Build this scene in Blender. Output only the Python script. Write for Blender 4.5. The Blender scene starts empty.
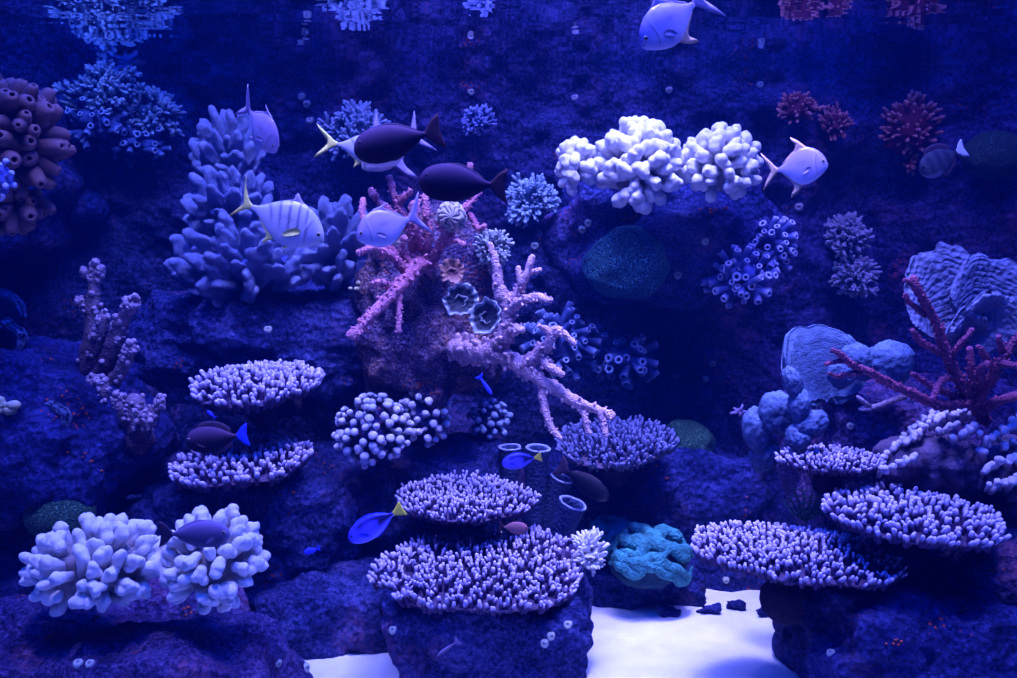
import bpy, bmesh, math, random
import numpy as np
from mathutils import Vector, Matrix, Quaternion

random.seed(7)
RNG = np.random.default_rng(11)
SC = bpy.context.scene
COL = SC.collection
PI = math.pi

# ----------------------------------------------------------------------------
# camera model: helper that turns a sight line and a distance into a place
# ----------------------------------------------------------------------------
F = 900.0
CAM_Z = 1.3
HOR = 250.0
TH = math.atan((339.0 - HOR) / F)
SURF_Z = 2.16


def P(px, py, Y):
    x = (px - 508.5) / F
    y = (339.0 - py) / F
    dx = x
    dy = math.cos(TH) + y * math.sin(TH)
    dz = -math.sin(TH) + y * math.cos(TH)
    t = Y / dy
    return Vector((dx * t, Y, CAM_Z + dz * t))


def S(Y):
    return Y / F


# ----------------------------------------------------------------------------
# numpy noise
# ----------------------------------------------------------------------------
def _hash(ix, iy, iz, seed):
    h = (ix * 374761393 + iy * 668265263 + iz * 2147483647 + seed * 974634777) & 0xFFFFFFFF
    h = ((h ^ (h >> 13)) * 1274126177) & 0xFFFFFFFF
    h = ((h ^ (h >> 16)) * 2246822519) & 0xFFFFFFFF
    return ((h ^ (h >> 15)) & 0xFFFF) / 32767.5 - 1.0


def noise3(p, seed=0):
    p = np.asarray(p, dtype=np.float64)
    i = np.floor(p).astype(np.int64)
    f = p - i
    u = f * f * f * (f * (f * 6 - 15) + 10)
    out = 0
    for dx in (0, 1):
        wx = u[..., 0] if dx else 1 - u[..., 0]
        for dy in (0, 1):
            wy = u[..., 1] if dy else 1 - u[..., 1]
            for dz in (0, 1):
                wz = u[..., 2] if dz else 1 - u[..., 2]
                out = out + wx * wy * wz * _hash(i[..., 0] + dx, i[..., 1] + dy, i[..., 2] + dz, seed)
    return out


def fbm(p, seed=0, oct=4, lac=2.1, gain=0.5):
    p = np.asarray(p, dtype=np.float64)
    a, s, tot = 1.0, 0, 0.0
    q = p.copy()
    for k in range(oct):
        s = s + a * noise3(q + 17.3 * k, seed + k)
        tot += a
        a *= gain
        q = q * lac
    return s / tot


# ----------------------------------------------------------------------------
# materials
# ----------------------------------------------------------------------------
def newmat(name):
    m = bpy.data.materials.new(name)
    m.use_nodes = True
    nt = m.node_tree
    nt.nodes.clear()
    out = nt.nodes.new('ShaderNodeOutputMaterial')
    b = nt.nodes.new('ShaderNodeBsdfPrincipled')
    nt.links.new(b.outputs[0], out.inputs[0])
    return m, nt, b, out


def N(nt, typ, **kw):
    n = nt.nodes.new(typ)
    for k, v in kw.items():
        if k in n.inputs:
            n.inputs[k].default_value = v
        else:
            setattr(n, k, v)
    return n


def ramp(nt, stops, fac):
    r = nt.nodes.new('ShaderNodeValToRGB')
    el = r.color_ramp.elements
    while len(el) < len(stops):
        el.new(0.5)
    for e, (p, c) in zip(el, stops):
        e.position = p
        e.color = (*c, 1) if len(c) == 3 else c
    nt.links.new(fac, r.inputs[0])
    return r.outputs[0]


def mix(nt, fac, a, b, blend='MIX'):
    m = nt.nodes.new('ShaderNodeMix')
    m.data_type = 'RGBA'
    m.blend_type = blend
    for s, v in ((m.inputs['Factor'], fac), (m.inputs[6], a), (m.inputs[7], b)):
        if hasattr(v, 'is_linked') or hasattr(v, 'links'):
            nt.links.new(v, s)
        elif isinstance(v, tuple):
            s.default_value = (*v, 1) if len(v) == 3 else v
        else:
            s.default_value = v
    return m.outputs[2]


def bump(nt, b, height, strength, dist):
    n = nt.nodes.new('ShaderNodeBump')
    n.inputs['Strength'].default_value = strength
    n.inputs['Distance'].default_value = dist
    nt.links.new(height, n.inputs['Height'])
    nt.links.new(n.outputs[0], b.inputs['Normal'])


def coral_mat(name, base, tip, t0=0.1, t1=0.8, scale=60, bstr=0.5, bdist=0.004, rough=0.75, mott=0.35, spec=0.25):
    """coral skin: base colour running to the pale growing tips, mottled, with fine polyp bumps"""
    m, nt, b, out = newmat(name)
    at = N(nt, 'ShaderNodeAttribute', attribute_name='tip')
    mr = N(nt, 'ShaderNodeMapRange')
    mr.inputs[1].default_value = t0
    mr.inputs[2].default_value = t1
    nt.links.new(at.outputs['Fac'], mr.inputs[0])
    tc = N(nt, 'ShaderNodeTexCoord')
    nz = N(nt, 'ShaderNodeTexNoise', Scale=scale * 0.25, Detail=4.0)
    nt.links.new(tc.outputs['Object'], nz.inputs['Vector'])
    c = mix(nt, mr.outputs[0], base, tip)
    dark = ramp(nt, [(0.3, (1 - mott,) * 3), (0.7, (1, 1, 1))], nz.outputs['Fac'])
    c = mix(nt, 1.0, c, dark, 'MULTIPLY')
    nt.links.new(c, b.inputs['Base Color'])
    b.inputs['Roughness'].default_value = rough
    b.inputs['Specular IOR Level'].default_value = spec
    v = N(nt, 'ShaderNodeTexVoronoi', Scale=float(scale))
    nt.links.new(tc.outputs['Object'], v.inputs['Vector'])
    bump(nt, b, v.outputs['Distance'], bstr, bdist)
    return m


def rock_mat(name, lo, mid, hi, pink, amount=0.5, scale=3.0, speck=0.0):
    m, nt, b, out = newmat(name)
    tc = N(nt, 'ShaderNodeTexCoord')
    geo = N(nt, 'ShaderNodeNewGeometry')
    n1 = N(nt, 'ShaderNodeTexNoise', Scale=scale * 2.2, Detail=9.0, Roughness=0.68)
    n2 = N(nt, 'ShaderNodeTexNoise', Scale=scale * 0.9, Detail=5.0, Roughness=0.6)
    n3 = N(nt, 'ShaderNodeTexNoise', Scale=scale * 14, Detail=6.0, Roughness=0.7)
    for n in (n1, n2, n3):
        nt.links.new(geo.outputs['Position'], n.inputs['Vector'])
    n5 = N(nt, 'ShaderNodeTexNoise', Scale=scale * 26, Detail=3.0, Roughness=0.7)
    nt.links.new(geo.outputs['Position'], n5.inputs['Vector'])
    mm = N(nt, 'ShaderNodeMix')
    mm.inputs['Factor'].default_value = 0.5
    nt.links.new(n1.outputs['Fac'], mm.inputs[2])
    nt.links.new(n5.outputs['Fac'], mm.inputs[3])
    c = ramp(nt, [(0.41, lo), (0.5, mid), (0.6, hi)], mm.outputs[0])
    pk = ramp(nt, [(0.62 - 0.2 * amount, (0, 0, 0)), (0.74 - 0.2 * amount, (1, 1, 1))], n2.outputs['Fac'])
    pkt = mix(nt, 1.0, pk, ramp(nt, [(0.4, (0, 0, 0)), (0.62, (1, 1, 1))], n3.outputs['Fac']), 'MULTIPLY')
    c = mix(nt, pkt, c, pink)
    if speck > 0:
        v = N(nt, 'ShaderNodeTexVoronoi', Scale=60.0)
        nt.links.new(geo.outputs['Position'], v.inputs['Vector'])
        s1 = ramp(nt, [(0.22, (1, 1, 1)), (0.3, (0, 0, 0))], v.outputs['Distance'])
        n4 = N(nt, 'ShaderNodeTexNoise', Scale=5.5, Detail=2.0)
        nt.links.new(geo.outputs['Position'], n4.inputs['Vector'])
        s2 = ramp(nt, [(0.66 - speck, (0, 0, 0)), (0.70 - speck, (1, 1, 1))], n4.outputs['Fac'])
        c = mix(nt, mix(nt, 1.0, s1, s2, 'MULTIPLY'), c, (0.55, 0.09, 0.05))
    nt.links.new(c, b.inputs['Base Color'])
    b.inputs['Roughness'].default_value = 0.9
    b.inputs['Specular IOR Level'].default_value = 0.15
    v2 = N(nt, 'ShaderNodeTexVoronoi', Scale=scale * 11)
    nt.links.new(geo.outputs['Position'], v2.inputs['Vector'])
    ad = N(nt, 'ShaderNodeMath', operation='ADD')
    nt.links.new(n3.outputs['Fac'], ad.inputs[0])
    nt.links.new(v2.outputs['Distance'], ad.inputs[1])
    bump(nt, b, ad.outputs[0], 1.0, 0.035)
    return m


def plain_mat(name, col, rough=0.5, spec=0.3, metal=0.0, nscale=0, namt=0.3, bstr=0.0):
    m, nt, b, out = newmat(name)
    b.inputs['Base Color'].default_value = (*col, 1)
    b.inputs['Roughness'].default_value = rough
    b.inputs['Specular IOR Level'].default_value = spec
    b.inputs['Metallic'].default_value = metal
    if nscale:
        tc = N(nt, 'ShaderNodeTexCoord')
        nz = N(nt, 'ShaderNodeTexNoise', Scale=float(nscale), Detail=5.0)
        nt.links.new(tc.outputs['Object'], nz.inputs['Vector'])
        d = ramp(nt, [(0.3, tuple(x * (1 - namt) for x in col)), (0.7, col)], nz.outputs['Fac'])
        nt.links.new(d, b.inputs['Base Color'])
        if bstr:
            bump(nt, b, nz.outputs['Fac'], bstr, 0.01)
    return m


def fish_mat(name, rough=0.35, metal=0.0, spec=0.5):
    m, nt, b, out = newmat(name)
    at = N(nt, 'ShaderNodeAttribute', attribute_name='Col')
    nt.links.new(at.outputs['Color'], b.inputs['Base Color'])
    b.inputs['Roughness'].default_value = rough
    b.inputs['Metallic'].default_value = metal
    b.inputs['Specular IOR Level'].default_value = spec
    tc = N(nt, 'ShaderNodeTexCoord')
    v = N(nt, 'ShaderNodeTexVoronoi', Scale=300.0)
    nt.links.new(tc.outputs['Object'], v.inputs['Vector'])
    bump(nt, b, v.outputs['Distance'], 0.12, 0.002)
    return m


def fin_mat(name, col, rough=0.7):
    m, nt, b, out = newmat(name)
    tc = N(nt, 'ShaderNodeTexCoord')
    w = N(nt, 'ShaderNodeTexNoise', Scale=90.0, Detail=2.0)
    nt.links.new(tc.outputs['Object'], w.inputs['Vector'])
    c = ramp(nt, [(0.3, tuple(x * 0.8 for x in col)), (0.7, col)], w.outputs['Fac'])
    nt.links.new(c, b.inputs['Base Color'])
    b.inputs['Roughness'].default_value = rough
    b.inputs['Specular IOR Level'].default_value = 0.1
    return m


M = {}
M['rock'] = rock_mat('reef rock', (0.005, 0.010, 0.06), (0.026, 0.036, 0.18), (0.10, 0.11, 0.34), (0.24, 0.11, 0.26), 0.35, 3.2, 0.03)  # blue light tint and lowered red are put into these rock colours
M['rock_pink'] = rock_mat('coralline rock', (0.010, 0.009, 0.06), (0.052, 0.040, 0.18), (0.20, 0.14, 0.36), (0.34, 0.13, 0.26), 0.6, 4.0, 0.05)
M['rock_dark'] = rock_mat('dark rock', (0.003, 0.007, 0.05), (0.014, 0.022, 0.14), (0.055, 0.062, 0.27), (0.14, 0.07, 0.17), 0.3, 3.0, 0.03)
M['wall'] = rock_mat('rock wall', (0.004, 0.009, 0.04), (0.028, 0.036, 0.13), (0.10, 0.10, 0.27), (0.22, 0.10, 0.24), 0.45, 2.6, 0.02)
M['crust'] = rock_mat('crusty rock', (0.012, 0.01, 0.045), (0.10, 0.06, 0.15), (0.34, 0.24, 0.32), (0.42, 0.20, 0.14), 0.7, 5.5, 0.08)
M['white'] = coral_mat('white finger coral', (0.26, 0.22, 0.22), (0.86, 0.84, 0.82), 0.1, 0.75, 90, 0.35, 0.004, 0.7, 0.22)  # tan base, darkened further for the shaded gaps between fingers
M['acro'] = coral_mat('table coral', (0.045, 0.022, 0.09), (0.80, 0.69, 1.0), 0.55, 1.05, 160, 0.3, 0.003, 0.6, 0.2)  # pale tips are the coral's own; dark base also carries shade between branchlets
M['acro_shaded'] = coral_mat('shaded table coral', (0.02, 0.025, 0.08), (0.15, 0.16, 0.34), 0.5, 1.05, 160, 0.3, 0.003, 0.6, 0.2)  # table coral colours darkened for the shadow it stands in
M['plate'] = coral_mat('table coral plate', (0.03, 0.018, 0.045), (0.10, 0.065, 0.13), 0.2, 1.0, 120, 0.6, 0.005, 0.8, 0.4)
M['lav'] = coral_mat('lavender paddle coral', (0.10, 0.14, 0.40), (0.46, 0.54, 0.9), 0.1, 1.0, 90, 1.0, 0.010, 0.8, 0.3)
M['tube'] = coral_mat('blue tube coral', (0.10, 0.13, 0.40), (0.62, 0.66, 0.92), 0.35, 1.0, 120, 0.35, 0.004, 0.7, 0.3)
M['tube_dim'] = coral_mat('dim tube coral', (0.05, 0.08, 0.24), (0.36, 0.45, 0.7), 0.35, 1.0, 120, 0.35, 0.004, 0.7, 0.3)  # dimmer copy of the blue tube colours, for weakly lit colonies
M['brown'] = coral_mat('brown tube coral', (0.05, 0.02, 0.03), (0.34, 0.17, 0.17), 0.0, 1.0, 120, 0.4, 0.004, 0.75, 0.35)
M['bush'] = coral_mat('pale bush coral', (0.03, 0.07, 0.15), (0.42, 0.56, 0.66), 0.3, 1.0, 150, 0.4, 0.003, 0.75, 0.3)
M['bush_grey'] = coral_mat('grey bush coral', (0.04, 0.055, 0.08), (0.50, 0.55, 0.55), 0.3, 1.0, 150, 0.4, 0.003, 0.75, 0.3)
M['redbush'] = coral_mat('red bush coral', (0.12, 0.012, 0.02), (0.72, 0.30, 0.24), 0.25, 1.0, 150, 0.4, 0.003, 0.75, 0.4)
M['knob'] = coral_mat('knob coral', (0.02, 0.02, 0.06), (0.74, 0.72, 0.86), 0.5, 0.95, 130, 0.35, 0.003, 0.7, 0.2)
M['redgorg'] = coral_mat('red branching coral', (0.36, 0.08, 0.16), (0.74, 0.30, 0.40), 0.0, 1.0, 170, 0.9, 0.006, 0.7, 0.45)
M['pinkgorg'] = coral_mat('pink branching coral', (0.46, 0.28, 0.38), (0.76, 0.50, 0.54), 0.0, 1.0, 170, 0.9, 0.006, 0.7, 0.35)
M['maroon'] = coral_mat('maroon branching coral', (0.17, 0.025, 0.09), (0.42, 0.10, 0.19), 0.0, 1.0, 170, 0.9, 0.006, 0.7, 0.4)
M['treecoral'] = coral_mat('tree coral', (0.11, 0.06, 0.10), (0.46, 0.35, 0.44), 0.2, 1.0, 120, 0.7, 0.006, 0.8, 0.4)
M['leaf_teal'] = coral_mat('teal plate coral', (0.05, 0.09, 0.20), (0.17, 0.26, 0.42), 0.2, 1.0, 170, 0.5, 0.004, 0.85, 0.45)
M['leaf_dim'] = coral_mat('dim blue plate coral', (0.02, 0.035, 0.09), (0.12, 0.17, 0.32), 0.3, 1.0, 70, 0.8, 0.006, 0.85, 0.4)  # albedo darkened to stand for the low light at the left edge
M['leaf_grey'] = coral_mat('grey plate coral', (0.10, 0.115, 0.22), (0.30, 0.33, 0.48), 0.1, 1.0, 55, 0.8, 0.012, 0.85, 0.4)
M['ridge'] = coral_mat('pale ridge coral', (0.25, 0.18, 0.25), (0.80, 0.72, 0.86), 0.1, 0.7, 100, 0.4, 0.004, 0.75, 0.25)
M['ridge_base'] = coral_mat('ridge coral base', (0.025, 0.015, 0.045), (0.17, 0.12, 0.22), 0.15, 0.5, 100, 0.6, 0.005, 0.8, 0.5)  # deep shade below the knobs is put into this dark colour
M['green'] = coral_mat('green brain coral', (0.01, 0.035, 0.025), (0.05, 0.14, 0.09), 0.2, 0.9, 60, 0.4, 0.006, 0.8, 0.3)
M['teal'] = coral_mat('teal maze coral', (0.005, 0.03, 0.06), (0.03, 0.17, 0.24), 0.25, 0.8, 60, 0.4, 0.006, 0.8, 0.2)
M['tealfold'] = coral_mat('teal folded coral', (0.006, 0.05, 0.08), (0.06, 0.36, 0.36), 0.15, 0.85, 110, 0.7, 0.008, 0.85, 0.6)
M['pale_maze'] = coral_mat('pale maze coral', (0.03, 0.03, 0.04), (0.46, 0.42, 0.36), 0.2, 0.6, 90, 0.3, 0.004, 0.7, 0.2)

def maze_mat(name, lo, hi, scale, freq, mask=0.0):
    m, nt, b, out = newmat(name)
    tc = N(nt, 'ShaderNodeTexCoord')
    nz = N(nt, 'ShaderNodeTexNoise', Scale=float(scale), Detail=1.0)
    nt.links.new(tc.outputs['Object'], nz.inputs['Vector'])
    mu = N(nt, 'ShaderNodeMath', operation='MULTIPLY')
    mu.inputs[1].default_value = freq
    sn = N(nt, 'ShaderNodeMath', operation='SINE')
    nt.links.new(nz.outputs['Fac'], mu.inputs[0]); nt.links.new(mu.outputs[0], sn.inputs[0])
    mr = N(nt, 'ShaderNodeMapRange')
    mr.inputs[1].default_value = -1.0
    nt.links.new(sn.outputs[0], mr.inputs[0])
    c = ramp(nt, [(0.35, lo), (0.75, hi)], mr.outputs[0])
    nt.links.new(c, b.inputs['Base Color'])
    b.inputs['Roughness'].default_value = 0.8
    b.inputs['Specular IOR Level'].default_value = 0.2
    bump(nt, b, mr.outputs[0], 1.0, 0.01)
    return m


M['maze_teal'] = maze_mat('teal maze skin', (0.008, 0.05, 0.09), (0.08, 0.32, 0.34), 34, 60)
M['maze_pale'] = maze_mat('pale maze skin', (0.08, 0.07, 0.08), (0.50, 0.46, 0.42), 18, 34)
M['maze_green'] = maze_mat('green maze skin', (0.015, 0.06, 0.04), (0.07, 0.2, 0.12), 60, 46)
M['frill_dark'] = coral_mat('dark frilled coral', (0.012, 0.016, 0.03), (0.48, 0.54, 0.58), 0.74, 1.02, 90, 0.4, 0.004, 0.7, 0.2)
M['frill_rust'] = coral_mat('rust frilled coral', (0.12, 0.04, 0.05), (0.42, 0.22, 0.16), 0.3, 1.0, 90, 0.6, 0.004, 0.7, 0.3)
M['vase'] = coral_mat('blue vase sponge', (0.02, 0.035, 0.13), (0.34, 0.40, 0.66), 0.9, 1.02, 90, 0.7, 0.006, 0.8, 0.35)
M['fern'] = coral_mat('green feather coral', (0.02, 0.05, 0.06), (0.12, 0.25, 0.25), 0.1, 1.0, 120, 0.3, 0.003, 0.8, 0.3)
M['barnacle'] = coral_mat('pale barnacle shell', (0.25, 0.3, 0.3), (0.55, 0.6, 0.55), 0.2, 0.9, 140, 0.5, 0.003, 0.7, 0.35)
M['polyp'] = coral_mat('orange polyp', (0.22, 0.03, 0.02), (0.48, 0.09, 0.04), 0.0, 1.0, 140, 0.3, 0.002, 0.6, 0.3)
M['pebble_purple'] = coral_mat('purple soft coral', (0.2, 0.13, 0.3), (0.5, 0.38, 0.62), 0.0, 1.0, 100, 0.5, 0.004, 0.8, 0.3)
M['yellow_polyp'] = coral_mat('yellow bud coral', (0.25, 0.22, 0.12), (0.7, 0.66, 0.4), 0.0, 1.0, 100, 0.3, 0.003, 0.7, 0.3)
M['eye'] = plain_mat('fish eye', (0.006, 0.006, 0.01), 0.08, 0.6)
M['iris'] = plain_mat('fish iris', (0.35, 0.30, 0.28), 0.25, 0.5)
M['fish_silver'] = fish_mat('silver fish skin', 0.28, 0.0, 0.6)
M['fish_dark'] = fish_mat('dark fish skin', 0.6, 0.0, 0.1)
M['fish_blue'] = fish_mat('blue fish skin', 0.35, 0.0, 0.4)

# sand
m, nt, b, out = newmat('white sand')
geo = N(nt, 'ShaderNodeNewGeometry')
n1 = N(nt, 'ShaderNodeTexNoise', Scale=7.0, Detail=6.0, Roughness=0.6)
n2 = N(nt, 'ShaderNodeTexNoise', Scale=260.0, Detail=3.0)
n3 = N(nt, 'ShaderNodeTexVoronoi', Scale=26.0)
for n in (n1, n2, n3):
    nt.links.new(geo.outputs['Position'], n.inputs['Vector'])
c = ramp(nt, [(0.3, (0.70, 0.69, 0.66)), (0.7, (0.88, 0.87, 0.84))], n1.outputs['Fac'])
c = mix(nt, ramp(nt, [(0.03, (1, 1, 1)), (0.06, (0, 0, 0))], n3.outputs['Distance']), c, (0.28, 0.25, 0.27))
nt.links.new(c, b.inputs['Base Color'])
b.inputs['Roughness'].default_value = 0.95
b.inputs['Specular IOR Level'].default_value = 0.1
ad = N(nt, 'ShaderNodeMath', operation='ADD')
nt.links.new(n1.outputs['Fac'], ad.inputs[0])
nt.links.new(n2.outputs['Fac'], ad.inputs[1])
bump(nt, b, ad.outputs[0], 0.5, 0.012)
M['sand'] = m

# water surface seen from below: mirror beyond the critical angle, clear inside it
m, nt, b, out = newmat('water surface')
nt.nodes.remove(b)
fr = N(nt, 'ShaderNodeFresnel', IOR=1.333)
tr = N(nt, 'ShaderNodeBsdfTransparent')
gl = N(nt, 'ShaderNodeBsdfGlossy', Roughness=0.0)
gl.inputs['Color'].default_value = (0.95, 0.97, 1, 1)
ms = N(nt, 'ShaderNodeMixShader')
nt.links.new(fr.outputs[0], ms.inputs[0])
nt.links.new(tr.outputs[0], ms.inputs[1])
nt.links.new(gl.outputs[0], ms.inputs[2])
nt.links.new(ms.outputs[0], out.inputs[0])
M['water'] = m


# ----------------------------------------------------------------------------
# mesh building
# ----------------------------------------------------------------------------
class MB:
    def __init__(self):
        self.v, self.f, self.t, self.c, self.n = [], [], [], [], 0

    def add(self, verts, faces, tip=0.0, col=None):
        verts = np.asarray(verts, dtype=np.float64).reshape(-1, 3)
        k = len(verts)
        self.v.append(verts)
        self.f.extend([tuple(int(i) + self.n for i in f) for f in faces])
        self.t.append(np.broadcast_to(np.asarray(tip, dtype=np.float64), (k,)).copy())
        if col is not None:
            self.c.append(np.asarray(col, dtype=np.float64).reshape(-1, 3))
        self.n += k

    def mesh(self, name, mat, smooth=True):
        me = bpy.data.meshes.new(name)
        V = np.concatenate(self.v)
        me.from_pydata(V.tolist(), [], self.f)
        me.polygons.foreach_set('use_smooth', [smooth] * len(me.polygons))
        a = me.attributes.new('tip', 'FLOAT', 'POINT')
        a.data.foreach_set('value', np.concatenate(self.t).astype(np.float32))
        if self.c:
            c = np.concatenate(self.c)
            a = me.attributes.new('Col', 'FLOAT_COLOR', 'POINT')
            a.data.foreach_set('color', np.concatenate([c, np.ones((len(c), 1))], 1).astype(np.float32).ravel())
        if mat:
            me.materials.append(M[mat])
        me.update()
        return me

    def build(self, name, mat, parent=None, loc=None):
        return link(name, self.mesh(name, mat), parent, loc)


def link(name, me, parent=None, loc=None):
    o = bpy.data.objects.new(name, me)
    COL.objects.link(o)
    if loc is not None:
        o.location = loc
    if parent is not None:
        o.parent = parent
    return o


def thing(name, label, cat, loc=(0, 0, 0), group=None):
    o = bpy.data.objects.new(name, None)
    COL.objects.link(o)
    o.empty_display_size = 0.05
    o.location = loc
    return tag(o, label, cat, group)


def tag(o, label, cat, group=None):
    o['label'] = label
    o['category'] = cat
    if group:
        o['group'] = group
    return o


def grid_faces(nu, nv, closed_v=False):
    fs = []
    for i in range(nu - 1):
        for j in range(nv if closed_v else nv - 1):
            j2 = (j + 1) % nv
            fs.append((i * nv + j, i * nv + j2, (i + 1) * nv + j2, (i + 1) * nv + j))
    return fs


def frames(path):
    path = np.asarray(path, dtype=np.float64)
    T = np.gradient(path, axis=0)
    T /= np.linalg.norm(T, axis=1)[:, None] + 1e-12
    a = np.array([0, 0, 1.0]) if abs(T[0][2]) < 0.9 else np.array([1.0, 0, 0])
    u = np.cross(T[0], a)
    u /= np.linalg.norm(u)
    U, W = [], []
    for t in T:
        u = u - t * np.dot(u, t)
        u /= np.linalg.norm(u) + 1e-12
        U.append(u)
        W.append(np.cross(t, u))
    return T, np.array(U), np.array(W)


def tube(mb, path, radii, sides=8, tip=None, bumps=0.0, bscale=60.0, seed=0, cap0=True, cap1=True):
    """round tube with domed ends along a path"""
    path = np.asarray(path, dtype=np.float64)
    radii = np.asarray(radii, dtype=np.float64)
    tip = np.linspace(0, 1, len(path)) if tip is None else np.asarray(tip, dtype=np.float64)
    d0 = path[0] - path[1]
    d0 /= np.linalg.norm(d0) + 1e-12
    d1 = path[-1] - path[-2]
    d1 /= np.linalg.norm(d1) + 1e-12
    ang = (0.5, 1.0, 1.4)
    pts, rad, tp = [], [], []
    if cap0:
        for a in reversed(ang):
            pts.append(path[0] + d0 * radii[0] * math.sin(a)); rad.append(radii[0] * math.cos(a)); tp.append(tip[0])
    for p_, r_, t_ in zip(path, radii, tip):
        pts.append(p_); rad.append(r_); tp.append(t_)
    if cap1:
        for a in ang:
            pts.append(path[-1] + d1 * radii[-1] * math.sin(a)); rad.append(radii[-1] * math.cos(a)); tp.append(tip[-1])
    pts = np.array(pts); rad = np.array(rad); tp = np.array(tp)
    T, U, W = frames(pts)
    th = np.linspace(0, 2 * PI, sides, endpoint=False)
    ring = U[:, None, :] * np.cos(th)[None, :, None] + W[:, None, :] * np.sin(th)[None, :, None]
    V = pts[:, None, :] + ring * rad[:, None, None]
    if bumps:
        nz = noise3(V * bscale, seed)
        V = V + ring * (rad[:, None, None] * bumps * nz[..., None])
    n = len(pts)
    fs = grid_faces(n, sides, True)
    fs.append(tuple(reversed(range(sides))))
    fs.append(tuple(range((n - 1) * sides, n * sides)))
    mb.add(V.reshape(-1, 3), fs, np.repeat(tp, sides))


def smooth_path(pts, step):
    """Catmull-Rom through pts sampled about every step; returns points and parameter"""
    P_ = [np.asarray(p, dtype=np.float64) for p in pts]
    P_ = [2 * P_[0] - P_[1]] + P_ + [2 * P_[-1] - P_[-2]]
    out, par = [], []
    ns = len(P_) - 3
    for i in range(ns):
        a, b_, c_, d = P_[i:i + 4]
        n = max(2, int(np.linalg.norm(c_ - b_) / step))
        for k in range(n):
            t = k / n
            out.append(0.5 * (2 * b_ + (c_ - a) * t + (2 * a - 5 * b_ + 4 * c_ - d) * t * t + (3 * b_ - a - 3 * c_ + d) * t ** 3))
            par.append((i + t) / ns)
    out.append(P_[-2]); par.append(1.0)
    return np.array(out), np.array(par)


def lathe(mb, prof, sides=14, tips=None, bend=0.0, wob=0.0, seed=0, mat4=None):
    prof = np.asarray(prof, dtype=np.float64)
    th = np.linspace(0, 2 * PI, sides, endpoint=False)
    r = prof[:, 0][:, None]
    V = np.stack([r * np.cos(th), r * np.sin(th), np.broadcast_to(prof[:, 1][:, None], (len(prof), sides))], -1)
    if wob:
        nz = fbm(np.stack([np.cos(th) * 1.3, np.sin(th) * 1.3, np.full_like(th, seed * 3.1)], -1), seed, 2)
        V[..., :2] *= (1 + wob * nz)[None, :, None]
        V[..., 2] += wob * 0.25 * prof[:, 0].max() * nz[None, :]
    V[..., 0] += bend * V[..., 2] ** 2
    fs = grid_faces(len(prof), sides, True)
    n = len(prof)
    fs.append(tuple(reversed(range(sides))))
    fs.append(tuple(range((n - 1) * sides, n * sides)))
    mb.add(V.reshape(-1, 3), fs, np.repeat(np.asarray(tips if tips is not None else np.linspace(0, 1, n)), sides))


_ico = {}


def ico(sub):
    if sub not in _ico:
        bm = bmesh.new()
        bmesh.ops.create_icosphere(bm, subdivisions=sub, radius=1.0)
        bm.verts.ensure_lookup_table()
        v = np.array([x.co[:] for x in bm.verts])
        v /= np.linalg.norm(v, axis=1)[:, None]
        f = [tuple(q.index for q in x.verts) for x in bm.faces]
        bm.free()
        _ico[sub] = (v, f)
    return _ico[sub]


def blob(mb, c, r, sub=3, amp=0.1, sc=2.0, seed=0, tip=None):
    v, f = ico(sub)
    r = np.broadcast_to(np.asarray(r, dtype=np.float64), (3,))
    k = 1 + amp * fbm(v * sc + seed * 7.7, seed, 3)
    V = v * k[:, None] * r + np.asarray(c)
    mb.add(V, f, (v[:, 2] * 0.5 + 0.5) if tip is None else tip)


def remeshed(name, spheres, voxel, mat, smooth=2, noise_amp=0.0, noise_sc=10.0, seed=0, lenz=1.0):
    """fuse overlapping balls into one lumpy skin; tip attribute runs along z"""
    mb = MB()
    for s in spheres:
        c, r = s[0], s[1]
        v, f = ico(3)
        mb.add(v * np.broadcast_to(np.asarray(r, dtype=np.float64), (3,)) + np.asarray(c), f)
    me0 = mb.mesh('tmp', None)
    o = bpy.data.objects.new('tmp', me0)
    COL.objects.link(o)
    md = o.modifiers.new('r', 'REMESH'); md.mode = 'VOXEL'; md.voxel_size = voxel
    ms_ = o.modifiers.new('s', 'SMOOTH'); ms_.factor = 0.6; ms_.iterations = smooth
    dg = bpy.context.evaluated_depsgraph_get()
    me1 = bpy.data.meshes.new_from_object(o.evaluated_get(dg))
    n = len(me1.vertices)
    V = np.empty(n * 3)
    me1.vertices.foreach_get('co', V)
    V = V.reshape(-1, 3)
    fs = [tuple(p.vertices) for p in me1.polygons]
    bpy.data.objects.remove(o)
    bpy.data.meshes.remove(me0)
    bpy.data.meshes.remove(me1)
    if noise_amp:
        V = V + noise_amp * np.stack([noise3(V * noise_sc + 9, seed), noise3(V * noise_sc + 31, seed + 1), noise3(V * noise_sc + 57, seed + 2)], -1)
    out = MB()
    out.add(V, fs, np.clip(V[:, 2] / lenz, 0, 1))
    return out.mesh(name, mat)


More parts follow.
